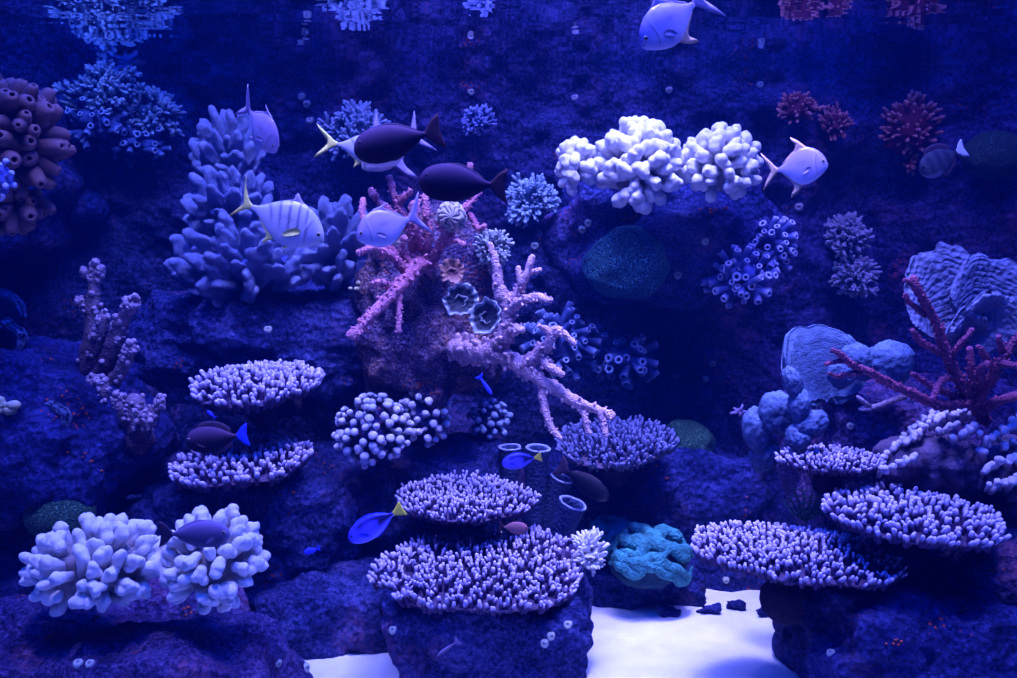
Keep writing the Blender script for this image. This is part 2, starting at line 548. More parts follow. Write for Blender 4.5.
# finger shapes, 1 unit long along +z ---------------------------------------
def stub_shapes(mat, n=7):
    """stubby fingers with one to three swollen ends"""
    out = []
    for k in range(n):
        r = random.Random(100 + k)
        sp = []
        lean = r.uniform(-0.12, 0.12)
        for i in range(6):
            t = i / 5
            sp.append(((lean * t * t, 0.05 * math.sin(3 * t + k), t * 0.82), 0.135 + 0.035 * math.sin(t * 2.2) + (0.035 if i == 5 else 0)))
        nk = (1, 2, 2, 3, 1, 3, 2)[k % 7]
        for q in range(nk):
            a = q * 2 * PI / max(nk, 1) + r.uniform(0, 1.5)
            d = 0.17 if nk > 1 else 0.04
            z = r.uniform(0.66, 0.86)
            sp.append(((lean + d * math.cos(a), d * math.sin(a), z), r.uniform(0.145, 0.18)))
            sp.append(((lean + d * 0.6 * math.cos(a), d * 0.6 * math.sin(a), z - 0.16), 0.14))
        out.append(remeshed('finger', sp, 0.04, mat, 3, 0.025, 6.0, k))
    return out


def paddle_shapes(mat, n=5):
    out = []
    for k in range(n):
        r = random.Random(300 + k)
        sp = []
        for i in range(9):
            t = i / 8
            w = 0.08 + 0.16 * math.sin(min(1, t * 1.02) * PI * 0.86) ** 1.2
            sp.append(((0.06 * math.sin(t * 3 + k), 0.12 * t * t, t * 0.92), (w, 0.075 + 0.03 * math.sin(t * PI), 0.14)))
        if k % 2:
            for i in range(4):
                t = i / 3
                sp.append(((0.10 + 0.14 * t, 0.05, 0.35 + 0.33 * t), (0.11, 0.075, 0.13)))
        out.append(remeshed('finger', sp, 0.034, mat, 2, 0.035, 8.0, k))
    return out


def knob_shapes(mat, n=4):
    out = []
    for k in range(n):
        r = random.Random(500 + k)
        sp = [((0, 0, t * 0.8), 0.085) for t in (0, 0.15, 0.3, 0.45, 0.6, 0.75, 0.9)]
        sp.append(((0, 0, 0.82), 0.165))
        if k % 2:
            sp += [((0.1, 0, 0.5), 0.09), ((0.2, 0.03, 0.58), 0.13)]
        out.append(remeshed('branch', sp, 0.05, mat, 2, 0.02, 6.0, k))
    return out


def bush_shapes(mat, n=5):
    """short stem splitting into five to eight nubbed twigs"""
    out = []
    for k in range(n):
        r = random.Random(700 + k)
        mb = MB()
        tube(mb, [(0, 0, -0.1), (0.01, 0, 0.15), (0.02, 0.01, 0.4), (0, 0.02, 0.6)], [0.13, 0.12, 0.1, 0.085], 7, [0, 0.1, 0.3, 0.5], 0.3, 9, k)
        for q in range(r.randint(5, 7)):
            a = q * 2.4 + r.uniform(-0.3, 0.3)
            z0 = r.uniform(0.2, 0.6)
            sp = r.uniform(0.22, 0.36)
            e = (sp * math.cos(a), sp * math.sin(a), min(1.0, z0 + r.uniform(0.25, 0.42)))
            mpt = (e[0] * 0.62, e[1] * 0.62, z0 + (e[2] - z0) * 0.4)
            tube(mb, [(0, 0, z0), mpt, e], [0.075, 0.07, 0.062], 6, [0.4, 0.7, 1.0], 0.3, 9, k + q)
            for w in range(2):
                b2 = a + r.uniform(-1.4, 1.4)
                e2 = (mpt[0] + 0.13 * math.cos(b2), mpt[1] + 0.13 * math.sin(b2), mpt[2] + r.uniform(0.04, 0.16))
                tube(mb, [mpt, e2], [0.055, 0.05], 6, [0.7, 1.0])
        tube(mb, [(0, 0, 0.6), (0.03, 0.02, 0.95)], [0.075, 0.06], 6, [0.5, 1.0])
        out.append(mb.mesh('branch', mat))
    return out


def tube_shapes(mat, n=5, r0=0.125, wall=0.42):
    """open tubes with a pale rim"""
    out = []
    if mat == 'brown':
        wall = 0.22
    for k in range(n):
        r = random.Random(900 + k)
        R = r0 * r.uniform(0.9, 1.15)
        L = 1.0
        prof = [(R * 0.75, -0.15), (R * 0.82, 0.2), (R * 0.95, 0.5), (R * 1.05, 0.8), (R * 1.05, 0.94), (R * 0.97, 0.99), (R * 0.82, 1.0), (R * wall * 1.15, 0.985), (R * wall, 0.94), (R * wall * 0.9, 0.8), (R * wall * 0.6, 0.72), (0.002, 0.70)]
        if mat == 'brown':      # blunt fingers with a small dark mouth
            prof = [(R * 0.9, -0.15), (R * 1.1, 0.2), (R * 1.2, 0.45), (R * 1.15, 0.7), (R * 1.0, 0.86), (R * 0.78, 0.95), (R * 0.5, 1.0), (R * 0.34, 0.995), (R * 0.26, 0.96), (R * 0.22, 0.85), (R * 0.15, 0.8), (0.002, 0.78)]
        tips = [0, 0.1, 0.2, 0.35, 0.55, 0.8, 1.0, 0.8, 0.1, 0.0, 0.0, 0.0]
        mb = MB()
        lathe(mb, prof, 14, tips, r.uniform(-0.12, 0.12), 0.08, k)
        out.append(mb.mesh('tube', mat))
    return out


def spike_shapes(mat, n=4):
    """small chunky red finger with blunt end"""
    out = []
    for k in range(n):
        mb = MB()
        tube(mb, [(0, 0, -0.1), (0.03 * k, 0, 0.4), (0.02, 0.04, 0.85)], [0.2, 0.2, 0.15], 8, [0, 0.4, 1.0], 0.25, 5, k)
        tube(mb, [(0, 0, 0.3), (0.2, 0.1, 0.7)], [0.13, 0.11], 7, [0.3, 1.0], 0.2, 5, k)
        out.append(mb.mesh('branch', mat))
    return out


SH = {}


def shapes(kind, mat):
    key = (kind, mat)
    if key not in SH:
        SH[key] = {'stub': stub_shapes, 'paddle': paddle_shapes, 'knob': knob_shapes, 'bush': bush_shapes,
                   'tube': tube_shapes, 'spike': spike_shapes}[kind](mat)
    return SH[key]


PART = {'stub': 'finger', 'paddle': 'finger', 'knob': 'branch', 'bush': 'branch', 'tube': 'tube', 'spike': 'branch'}


def place(root, name, me, pos, direction, length, thick, spin=None, up=None):
    o = bpy.data.objects.new(name, me)
    COL.objects.link(o)
    d = Vector(direction).normalized()
    q = d.to_track_quat('Z', 'Y')
    if up is not None:      # keep the broad side turned to 'up'
        zc = d
        yc = (Vector(up) - zc * Vector(up).dot(zc)).normalized()
        xc = yc.cross(zc)
        q = Matrix((xc, yc, zc)).transposed().to_quaternion()
    if spin is not None:
        q = q @ Quaternion((0, 0, 1), spin)
    o.rotation_mode = 'QUATERNION'
    o.rotation_quaternion = q
    o.location = pos
    o.scale = (thick, thick, length)
    o.parent = root
    return o


def cluster(name, label, cat, kind, mat, px, py, Y, rx, rz, ry, n, length, axis=(0, -0.6, 0.8), spread=1.75, thick=1.0,
            jit=0.25, group=None, base_mat=None, seed=0, upmix=0.2, core=0.62, flat=False, lenvar=0.3):
    """a colony: lumpy base and n fingers growing out of it. rx, rz, length in picture units at distance Y; ry in metres"""
    r = random.Random(seed * 13 + 5)
    s = S(Y)
    c = P(px, py, Y)
    root = thing(name, label, cat, c, group)
    A, B, R = rx * s, ry, rz * s
    L = length * s
    mb = MB()
    blob(mb, (0, 0, 0), (max(A - L * 0.55, A * 0.3) , max(B - L * 0.5, B * 0.4), max(R - L * 0.55, R * 0.3)), 4, 0.35, 2.2, seed, tip=0.0)
    mb.build('base', base_mat or mat, root)
    ax = Vector(axis).normalized()
    q = ax.to_track_quat('Z', 'Y')
    shp = shapes(kind, mat)
    ga = PI * (3 - math.sqrt(5))
    for i in range(n):
        t = (i + 0.5) / n
        cz = 1 - t * (1 - math.cos(spread))
        sz = math.sqrt(max(0, 1 - cz * cz))
        a = i * ga + r.uniform(-jit, jit)
        d = q @ Vector((sz * math.cos(a), sz * math.sin(a), cz))
        l = L * r.uniform(1 - lenvar, 1 + lenvar)
        tipp = Vector((d.x * A, d.y * B, d.z * R)) * (r.uniform(0.76, 1.1) if kind in ('bush', 'spike', 'tube') else r.uniform(0.93, 1.05))
        if kind in ('bush', 'spike'):
            tipp *= 1 + 0.22 * float(noise3(np.array([[d.x * 1.7, d.y * 1.7, d.z * 1.7 + seed]]), seed)[0])
        dirv = Vector((d.x, d.y, d.z + upmix)) + Vector((r.uniform(-jit, jit), r.uniform(-jit, jit), r.uniform(-jit, jit)))
        dirv.normalize()
        pos = tipp - dirv * l
        place(root, PART[kind], shp[r.randrange(len(shp))], pos, dirv, l, L * thick * r.uniform(0.85, 1.15),
              r.uniform(0, 2 * PI) if not flat else r.uniform(-0.5, 0.5), up=(0, -1, 0.15) if flat else None)
    return root


# ----------------------------------------------------------------------------
# the setting: sand floor, rock walls, water surface
# ----------------------------------------------------------------------------
def wall_y(x, z):
    x = np.asarray(x, dtype=np.float64); z = np.asarray(z, dtype=np.float64)
    side = np.clip(np.abs(x) - 1.7, 0, None)
    y = 4.35 - 1.15 * side ** 1.45
    p = np.stack([x, z * 1.1, np.full_like(x, 3.3)], -1)
    y = y - 0.24 * fbm(p * 1.6, 21, 3) - 0.10 * fbm(p * 5, 25, 4) - 0.05 * np.abs(fbm(p * 12, 29, 4))
    y = y - 0.35 * np.clip(0.6 - z, 0, 1)
    return y


def on_wall(px, py, back=0.0):
    Y = 1.5
    for _ in range(400):
        p = P(px, py, Y)
        if Y >= float(wall_y(p.x, p.z)):
            break
        Y += 0.01
    return Y - back


def wall():
    nx, nz = 340, 190
    xs = np.linspace(-3.3, 3.3, nx)
    zs = np.linspace(-0.08, 2.75, nz)
    X, Z = np.meshgrid(xs, zs, indexing='ij')
    Yw = wall_y(X, Z)
    mb = MB()
    mb.add(np.stack([X, Yw, Z], -1).reshape(-1, 3), [tuple(reversed(q)) for q in grid_faces(nx, nz)], 0)
    # closed back so the wall has thickness
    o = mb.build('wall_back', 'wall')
    o['kind'] = 'structure'
    return o


def floor():
    nx, ny = 160, 120
    xs = np.linspace(-3.4, 3.4, nx); ys = np.linspace(0.8, 4.6, ny)
    X, Y = np.meshgrid(xs, ys, indexing='ij')
    p = np.stack([X, Y, np.zeros_like(X)], -1)
    Z = 0.03 * fbm(p * 2.1, 3, 3) + 0.006 * fbm(p * 11, 5, 3)
    mb = MB()
    mb.add(np.stack([X, Y, Z], -1).reshape(-1, 3), [tuple(reversed(q)) for q in grid_faces(nx, ny)], 0)
    o = mb.build('floor', 'sand')
    o['kind'] = 'structure'


def surface():
    nx, ny = 240, 200
    xs = np.linspace(-3.3, 3.3, nx); ys = np.linspace(0.2, 4.7, ny)
    X, Y = np.meshgrid(xs, ys, indexing='ij')
    p = np.stack([X * 1.0, Y * 2.0, np.zeros_like(X)], -1)
    Z = SURF_Z + 0.0022 * fbm(p * 2.6, 41, 3) + 0.0008 * fbm(p * 9, 43, 2)
    mb = MB()
    mb.add(np.stack([X, Y, Z], -1).reshape(-1, 3), [tuple(reversed(q)) for q in grid_faces(nx, ny)], 0)
    o = mb.build('water_surface', 'water')
    o['kind'] = 'structure'


wall(); floor(); surface()


def rock(label, px, py, Y, w, h, d, mat='rock', seed=0, box=0.6, sub=6, amp=0.28, group=None, cat='rock', name='reef_rock', taper=0.0):
    """lumpy boulder: half sizes w, h in picture units at distance Y, half depth d in metres"""
    v, f = ico(sub)
    s = S(Y)
    e = np.abs(v) ** 1.0
    mx = np.max(e, axis=1)
    k = (1 / np.maximum(mx, 1e-6)) ** box
    V = v * np.minimum(k, 1.5)[:, None]
    rad = np.array([w * s, d, h * s])
    n1 = fbm(V * 1.3 + seed * 5.1, seed, 3)
    V = V * (1 + amp * n1)[:, None] * rad
    V = V * np.stack([1 + taper * v[:, 2], 1 + 0.5 * taper * v[:, 2], np.ones(len(v))], -1)
    c = np.array(P(px, py, Y))
    W = V + c
    nrm = v / rad
    nrm /= np.linalg.norm(nrm, axis=1)[:, None]
    W = W + nrm * (0.05 * fbm(W * 7, seed + 3, 4) + 0.022 * np.abs(fbm(W * 20, seed + 5, 3)))[:, None]
    mb = MB()
    mb.add(W - c, f, 0)
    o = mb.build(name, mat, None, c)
    tag(o, label, cat, group)
    return o


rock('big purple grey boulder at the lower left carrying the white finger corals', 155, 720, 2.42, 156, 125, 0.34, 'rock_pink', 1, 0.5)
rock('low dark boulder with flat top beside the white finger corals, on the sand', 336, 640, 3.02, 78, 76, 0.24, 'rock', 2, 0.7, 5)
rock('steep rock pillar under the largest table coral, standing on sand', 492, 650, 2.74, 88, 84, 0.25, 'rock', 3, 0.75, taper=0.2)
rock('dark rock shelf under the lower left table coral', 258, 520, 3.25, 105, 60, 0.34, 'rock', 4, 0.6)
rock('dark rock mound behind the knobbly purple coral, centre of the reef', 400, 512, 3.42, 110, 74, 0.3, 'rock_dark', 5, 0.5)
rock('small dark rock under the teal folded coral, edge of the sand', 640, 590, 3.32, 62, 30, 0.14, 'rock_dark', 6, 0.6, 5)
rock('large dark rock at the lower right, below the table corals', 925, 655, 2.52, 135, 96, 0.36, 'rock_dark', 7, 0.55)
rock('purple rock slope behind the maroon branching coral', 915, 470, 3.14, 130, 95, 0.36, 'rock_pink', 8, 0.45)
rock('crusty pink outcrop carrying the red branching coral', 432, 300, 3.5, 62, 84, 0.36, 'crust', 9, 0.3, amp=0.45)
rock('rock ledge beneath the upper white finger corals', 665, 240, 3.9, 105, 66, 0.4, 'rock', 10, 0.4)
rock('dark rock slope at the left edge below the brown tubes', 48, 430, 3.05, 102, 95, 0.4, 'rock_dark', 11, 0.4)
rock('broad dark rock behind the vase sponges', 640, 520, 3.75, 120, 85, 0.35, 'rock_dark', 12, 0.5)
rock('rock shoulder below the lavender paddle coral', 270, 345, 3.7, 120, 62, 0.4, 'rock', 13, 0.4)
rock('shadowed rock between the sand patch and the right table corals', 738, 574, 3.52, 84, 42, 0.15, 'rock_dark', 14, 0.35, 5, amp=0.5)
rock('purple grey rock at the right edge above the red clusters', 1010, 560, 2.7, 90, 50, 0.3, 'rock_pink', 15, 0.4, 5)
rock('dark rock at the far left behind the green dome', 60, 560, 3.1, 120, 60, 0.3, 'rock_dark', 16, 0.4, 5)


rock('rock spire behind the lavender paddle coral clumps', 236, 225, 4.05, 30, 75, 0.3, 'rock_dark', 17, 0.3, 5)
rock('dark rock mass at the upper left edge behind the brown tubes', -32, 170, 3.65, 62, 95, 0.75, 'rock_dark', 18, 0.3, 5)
for k, (x_, y_, w_, lab) in enumerate([
        (668, 612, 11, 'small dark stone on the back edge of the sand, below the teal folded coral'),
        (707, 610, 13, 'small dark stone on the back edge of the sand, middle of the row'),
        (736, 606, 9, 'small dark stone on the back edge of the sand, right of the middle one'),
        (765, 612, 12, 'small dark stone on the sand beside the lower right rock'),
        (452, 668, 10, 'small dark stone on the sand at the left foot of the pillar')]):
    Yg = 1.27 * F / (y_ + w_ * 0.4 - HOR)
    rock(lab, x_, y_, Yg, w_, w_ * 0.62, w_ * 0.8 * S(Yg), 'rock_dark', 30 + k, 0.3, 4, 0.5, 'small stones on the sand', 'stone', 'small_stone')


# ----------------------------------------------------------------------------
# table corals
# ----------------------------------------------------------------------------
def table_coral(label, px, py, Y, w, depth=None, tilt=0.0, roll=0.0, n=300, blen=13, mat='acro', seed=0, thin=1.0, stalk=0.25, bump_=0.08, foot=None):
    """plate: w half width in picture units, depth half depth in metres; tilt tips the far edge up"""
    s = S(Y)
    R = w * s
    D = depth if depth else R
    L = blen * s
    r = random.Random(seed + 40)
    c = P(px, py, Y)
    root = thing('table_coral', label, 'coral', c, 'table corals')
    rot = (Matrix.Rotation(roll, 3, 'Y') @ Matrix.Rotation(tilt, 3, 'X'))
    Rm = np.array(rot)

    def edge(a):
        q = np.stack([np.cos(a) * 1.4, np.sin(a) * 1.4, np.full_like(a, seed * 2.3)], -1)
        return 1 + 0.16 * noise3(q, seed) + 0.07 * noise3(q * 3.1, seed + 1)

    def top(u, a):
        e = edge(a) * u
        x = e * R * np.cos(a); y = e * D * np.sin(a)
        z = R * (bump_ * (1 - u * u) + 0.05 * noise3(np.stack([x * 5, y * 5, np.full_like(x, seed)], -1), seed + 2))
        return np.stack([x, y, z], -1)

    na, nu = 64, 14
    us = np.linspace(0.02, 1, nu); an = np.linspace(0, 2 * PI, na, endpoint=False)
    U, A = np.meshgrid(us, an, indexing='ij')
    Tp = top(U, A)
    th = R * (0.10 * (1 - U ** 2) + 0.02)
    Bt = Tp.copy()
    Bt[..., 2] -= th + stalk * R * np.clip(1 - U * 1.5, 0, 1) ** 1.3
    rings = np.concatenate([Tp, Bt[::-1]], 0)
    mb = MB()
    fs = grid_faces(2 * nu, na, True)
    fs.append(tuple(reversed(range(na)))); fs.append(tuple(range((2 * nu - 1) * na, 2 * nu * na)))
    tipv = np.concatenate([U ** 2, (U[::-1]) ** 3 * 0.6], 0)
    mb.add(rings.reshape(-1, 3) @ Rm.T, fs, tipv.reshape(-1))
    mb.build('plate', 'plate', root)
    if foot:
        mb = MB()
        q, t = smooth_path([np.array([0, 0, -0.42 * R]), np.array(foot) * np.array([0.3, 0.4, 0.5]) + np.array([0, 0, -0.25 * R]), np.array(foot)], 0.02)
        tube(mb, q, R * (0.3 - 0.1 * np.sin(t * PI)), 14, np.full(len(q), 0.1), 0.25, 22, seed, False)
        mb.build('stalk', 'plate', root)
    # branchlets
    bm_ = MB()
    ga = PI * (3 - math.sqrt(5))
    n = int(n * 1.25)
    for i in range(n):
        u = math.sqrt((i + 0.6) / n) * 1.0
        a = i * ga + r.uniform(-0.12, 0.12)
        u = min(1.0, u + r.uniform(-0.025, 0.025))
        p = top(np.array([u]), np.array([a]))[0]
        out_ = np.array([math.cos(a), math.sin(a), 0])
        k = u ** 3
        d = np.array([0, 0, 1.0]) * (1.0 - 0.2 * k) + out_ * (0.12 + 0.35 * k) * u + np.array([r.uniform(-.3, .3), r.uniform(-.3, .3), 0])
        if u > 0.93:
            p = p - np.array([0, 0, L * 0.15 * (u - 0.93) / 0.07])
        d /= np.linalg.norm(d)
        l = L * r.uniform(0.7, 1.25)
        rad = L * 0.15 * thin * r.uniform(0.85, 1.2)
        side = np.array([r.uniform(-1, 1), r.uniform(-1, 1), 0]) * l * 0.10
        pp = [p - d * l * 0.15, p + d * l * 0.4 + side, p + d * l * 0.8 + side * 1.2]
        pp = [Rm @ q for q in pp]
        tube(bm_, pp, [rad * 1.15, rad * 1.05, rad * 0.8], 6, [0.0, 0.45, 1.0], 0.18, 1 / (rad * 2.5), seed)
        if r.random() < 0.35:
            b0 = pp[1]
            sd = np.array([r.uniform(-1, 1), r.uniform(-1, 1), 0.9]); sd /= np.linalg.norm(sd)
            tube(bm_, [b0, b0 + sd * l * 0.42], [rad * 0.8, rad * 0.62], 6, [0.45, 1.0])
    m_ = int(2 * PI * 0.5 * (R + D) / (L * 0.42))
    for i in range(m_):
        a = 2 * PI * i / m_ + r.uniform(-0.08, 0.08)
        p = top(np.array([r.uniform(0.95, 1.0)]), np.array([a]))[0] - np.array([0, 0, L * r.uniform(0.0, 0.18)])
        out_ = np.array([math.cos(a), math.sin(a), 0])
        d = out_ * r.uniform(0.25, 0.9) + np.array([r.uniform(-.3, .3), r.uniform(-.3, .3), 0.8]); d /= np.linalg.norm(d)
        l = L * r.uniform(0.55, 1.15); rad = L * 0.16 * thin * r.uniform(0.85, 1.15)
        pp = [Rm @ q for q in (p - d * l * 0.2, p + d * l * 0.4, p + d * l * 0.8)]
        tube(bm_, pp, [rad * 1.1, rad * 1.05, rad * 0.8], 6, [0.25, 0.6, 1.0], 0.18, 1 / (rad * 2.5), seed)
    o = bm_.build('branchlets', mat, root)
    o['kind'] = 'stuff'
    return root


table_coral('largest pale table coral, wide plate topping the rock pillar over the sand', 481, 570, 2.7, 101, 0.29, 0.04, 0.0, 470, 14, 'acro', 1, 0.9)
table_coral('pale round table coral directly above the largest plate', 466, 502, 2.95, 66, 0.225, 0.03, 0.02, 330, 12, 'acro', 2, 0.85, foot=(-0.1, 0.38, -0.22))
table_coral('pale table coral with brown gaps between fingers, just above the lower right plate', 907, 518, 2.45, 80, 0.205, 0.05, 0.05, 210, 15, 'acro', 3, 1.15, foot=(0.12, 0.3, -0.25))
table_coral('lower right pale table coral jutting out left over the sand', 787, 555, 2.5, 98, 0.215, 0.0, 0.04, 400, 13, 'acro', 4, 1.0, foot=(0.25, 0.2, -0.25))
table_coral('thin pale table coral at the tip of the pale ridge coral, right side', 829, 463, 2.66, 48, 0.13, -0.02, 0.0, 190, 11, 'acro', 5, 0.9, foot=(0.1, 0.35, -0.12))
table_coral('upper left table coral, small plate above the dark surgeonfish', 261, 387, 3.05, 60, 0.25, 0.1, 0.0, 210, 14, 'acro', 6, 1.05, foot=(0.02, 0.5, -0.12))
table_coral('lower left table coral partly hidden by the dark surgeonfish', 245, 463, 3.0, 62, 0.26, 0.03, -0.06, 190, 14, 'acro', 7, 1.1)
table_coral('dim shaded table coral under the pale pink branch tips', 617, 445, 3.3, 58, 0.25, 0.06, -0.10, 230, 13, 'acro_shaded', 8, 0.9, foot=(0.05, 0.4, -0.2))

# ----------------------------------------------------------------------------
# finger, paddle, tube, bush, knob corals
# ----------------------------------------------------------------------------
cluster('finger_coral', 'left white finger coral with upright stubby fingers on the lower left boulder', 'coral', 'stub', 'white', 98, 564, 2.28, 74, 51, 0.16, 66, 46, (0.0, -0.55, 0.8), 1.8, 0.74, 0.22, 'white finger corals', seed=1, upmix=0.25)
cluster('finger_coral', 'white finger coral behind the purple grey surgeonfish, lower left boulder', 'coral', 'stub', 'white', 214, 560, 2.28, 54, 57, 0.15, 58, 42, (0.15, -0.6, 0.7), 1.85, 0.76, 0.22, 'white finger corals', seed=2, upmix=0.2)
cluster('finger_coral', 'largest upper white finger coral, in the middle of the ledge', 'coral', 'stub', 'white', 638, 168, 3.35, 46, 50, 0.2, 60, 38, (0, -0.7, 0.6), 1.85, 0.82, 0.22, 'white finger corals', seed=3, upmix=0.2)
cluster('finger_coral', 'right upper white finger coral beside the yellow finned silver fish', 'coral', 'stub', 'white', 720, 166, 3.35, 41, 42, 0.17, 52, 34, (0, -0.7, 0.6), 1.8, 0.82, 0.22, 'white finger corals', seed=4, upmix=0.25)
cluster('finger_coral', 'small left upper white finger coral at the end of the ledge', 'coral', 'stub', 'white', 576, 167, 3.38, 23, 31, 0.13, 22, 28, (0, -0.6, 0.5), 1.9, 0.95, 0.25, 'white finger corals', seed=5, upmix=0.15)

cluster('paddle_coral', 'top lavender paddle coral clump beside the diving silver fish', 'coral', 'paddle', 'lav', 232, 160, 3.75, 40, 48, 0.2, 24, 56, (0, -0.5, 0.8), 1.5, 0.72, 0.18, 'lavender paddle corals', seed=11, upmix=0.7, flat=True)
cluster('paddle_coral', 'middle lavender paddle coral clump behind the striped fish tail', 'coral', 'paddle', 'lav', 232, 205, 3.6, 46, 42, 0.2, 26, 58, (-0.1, -0.6, 0.7), 1.6, 0.72, 0.18, 'lavender paddle corals', seed=12, upmix=0.6, flat=True)
cluster('paddle_coral', 'lowest and widest lavender paddle coral clump under the striped fish', 'coral', 'paddle', 'lav', 250, 262, 3.45, 80, 46, 0.24, 46, 58, (-0.1, -0.65, 0.7), 1.7, 0.75, 0.2, 'lavender paddle corals', seed=13, upmix=0.5, flat=True)
cluster('paddle_coral', 'right lavender paddle coral clump beside the red branching coral', 'coral', 'paddle', 'lav', 335, 248, 3.5, 38, 54, 0.2, 28, 52, (0.15, -0.6, 0.7), 1.7, 0.75, 0.2, 'lavender paddle corals', seed=14, upmix=0.5, flat=True)

cluster('tube_coral', 'lower wider of two touching blue tube corals below the right upper white finger coral', 'coral', 'tube', 'tube', 740, 278, 3.55, 38, 32, 0.18, 52, 28, (-0.35, -0.8, 0.35), 1.5, 0.95, 0.35, 'blue tube corals', seed=21, upmix=0.1)
cluster('tube_coral', 'upper of two touching blue tube corals below the right upper white finger coral', 'coral', 'tube', 'tube', 772, 246, 3.6, 26, 31, 0.15, 36, 26, (0.1, -0.8, 0.45), 1.5, 0.95, 0.35, 'blue tube corals', seed=29, upmix=0.1)
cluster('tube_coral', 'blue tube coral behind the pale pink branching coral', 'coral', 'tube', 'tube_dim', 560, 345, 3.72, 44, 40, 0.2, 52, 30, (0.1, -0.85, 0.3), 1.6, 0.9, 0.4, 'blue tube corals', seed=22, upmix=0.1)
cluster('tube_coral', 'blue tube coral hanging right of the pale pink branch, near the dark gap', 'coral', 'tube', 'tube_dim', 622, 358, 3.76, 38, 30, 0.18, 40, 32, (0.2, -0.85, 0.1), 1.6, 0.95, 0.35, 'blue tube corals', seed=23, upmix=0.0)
cluster('tube_coral', 'brown tube coral at the left edge of the picture', 'coral', 'tube', 'brown', 12, 138, 2.75, 52, 66, 0.2, 60, 46, (0.6, -0.7, 0.35), 1.6, 1.2, 0.3, 'brown tube corals', seed=24, upmix=0.1)
cluster('tube_coral', 'smaller brown tube coral hanging just below the big one at the left edge', 'coral', 'tube', 'brown', 18, 208, 2.78, 32, 30, 0.14, 18, 42, (0.6, -0.7, -0.3), 1.6, 1.2, 0.3, 'brown tube corals', seed=25, upmix=-0.1)
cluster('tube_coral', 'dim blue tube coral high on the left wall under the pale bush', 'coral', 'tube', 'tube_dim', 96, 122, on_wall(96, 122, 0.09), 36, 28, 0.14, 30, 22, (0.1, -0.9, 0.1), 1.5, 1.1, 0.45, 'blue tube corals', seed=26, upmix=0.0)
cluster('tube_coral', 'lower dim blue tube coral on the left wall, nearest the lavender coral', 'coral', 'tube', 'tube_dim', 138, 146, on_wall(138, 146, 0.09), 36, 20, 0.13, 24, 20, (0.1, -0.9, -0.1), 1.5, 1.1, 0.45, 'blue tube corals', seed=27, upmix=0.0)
cluster('finger_coral', 'small violet knob coral cut by the left edge, in front of the brown tubes', 'coral', 'knob', 'tube', 2, 180, 2.45, 14, 22, 0.07, 16, 16, (0.3, -0.9, 0.2), 1.7, 1.1, 0.2, seed=28)

cluster('bush_coral', 'pale blue bush coral, upper one of two on the left wall', 'coral', 'bush', 'bush', 102, 98, on_wall(102, 98, 0.09), 38, 34, 0.16, 34, 22, (0, -0.7, 0.7), 1.6, 1.1, 0.2, 'bush corals', seed=31)
cluster('bush_coral', 'pale blue bush coral on the left wall, right of the dim blue tubes', 'coral', 'bush', 'bush', 155, 118, on_wall(155, 118, 0.09), 30, 32, 0.15, 28, 22, (0.1, -0.7, 0.6), 1.6, 1.1, 0.2, 'bush corals', seed=32)
cluster('bush_coral', 'pale bush coral behind the yellow fish tail at the top', 'coral', 'bush', 'bush', 358, 138, on_wall(358, 138, 0.09), 36, 34, 0.16, 34, 24, (0, -0.6, 0.8), 1.6, 1.1, 0.2, 'bush corals', seed=33)
cluster('bush_coral', 'bright pale bush coral right of the dark fish tail', 'coral', 'bush', 'bush', 530, 202, 3.8, 29, 29, 0.15, 36, 20, (0, -0.8, 0.5), 1.7, 1.1, 0.2, 'bush corals', seed=34)
cluster('bush_coral', 'grey bush coral, upper half of the pair on the right wall', 'coral', 'bush', 'bush_grey', 846, 238, on_wall(846, 238, 0.1), 24, 28, 0.12, 26, 22, (0, -0.7, 0.6), 1.6, 1.1, 0.2, 'bush corals', seed=35)
cluster('bush_coral', 'grey bush coral, lower half of the pair on the right wall', 'coral', 'bush', 'bush_grey', 853, 278, on_wall(853, 278, 0.1), 25, 26, 0.12, 26, 22, (0, -0.8, 0.3), 1.7, 1.1, 0.2, 'bush corals', seed=36, upmix=0)
cluster('bush_coral', 'small grey bush coral on the outcrop above the pale pink branch', 'coral', 'bush', 'bush_grey', 492, 250, 3.2, 22, 24, 0.09, 24, 18, (0.2, -0.8, 0.5), 1.6, 1.1, 0.2, 'bush corals', seed=37)
cluster('bush_coral', 'white bush coral at the right tip of the largest table coral', 'coral', 'bush', 'white', 588, 552, 2.72, 20, 26, 0.08, 20, 24, (0.4, -0.5, 0.7), 1.5, 1.0, 0.2, 'bush corals', seed=38, upmix=0.3)
cluster('bush_coral', 'dim bush coral under the water line, between the dark fish and the white corals', 'coral', 'bush', 'tube_dim', 478, 122, on_wall(478, 122, 0.09), 22, 18, 0.1, 16, 18, (0, -0.8, 0.4), 1.6, 1.1, 0.2, 'bush corals', seed=39)

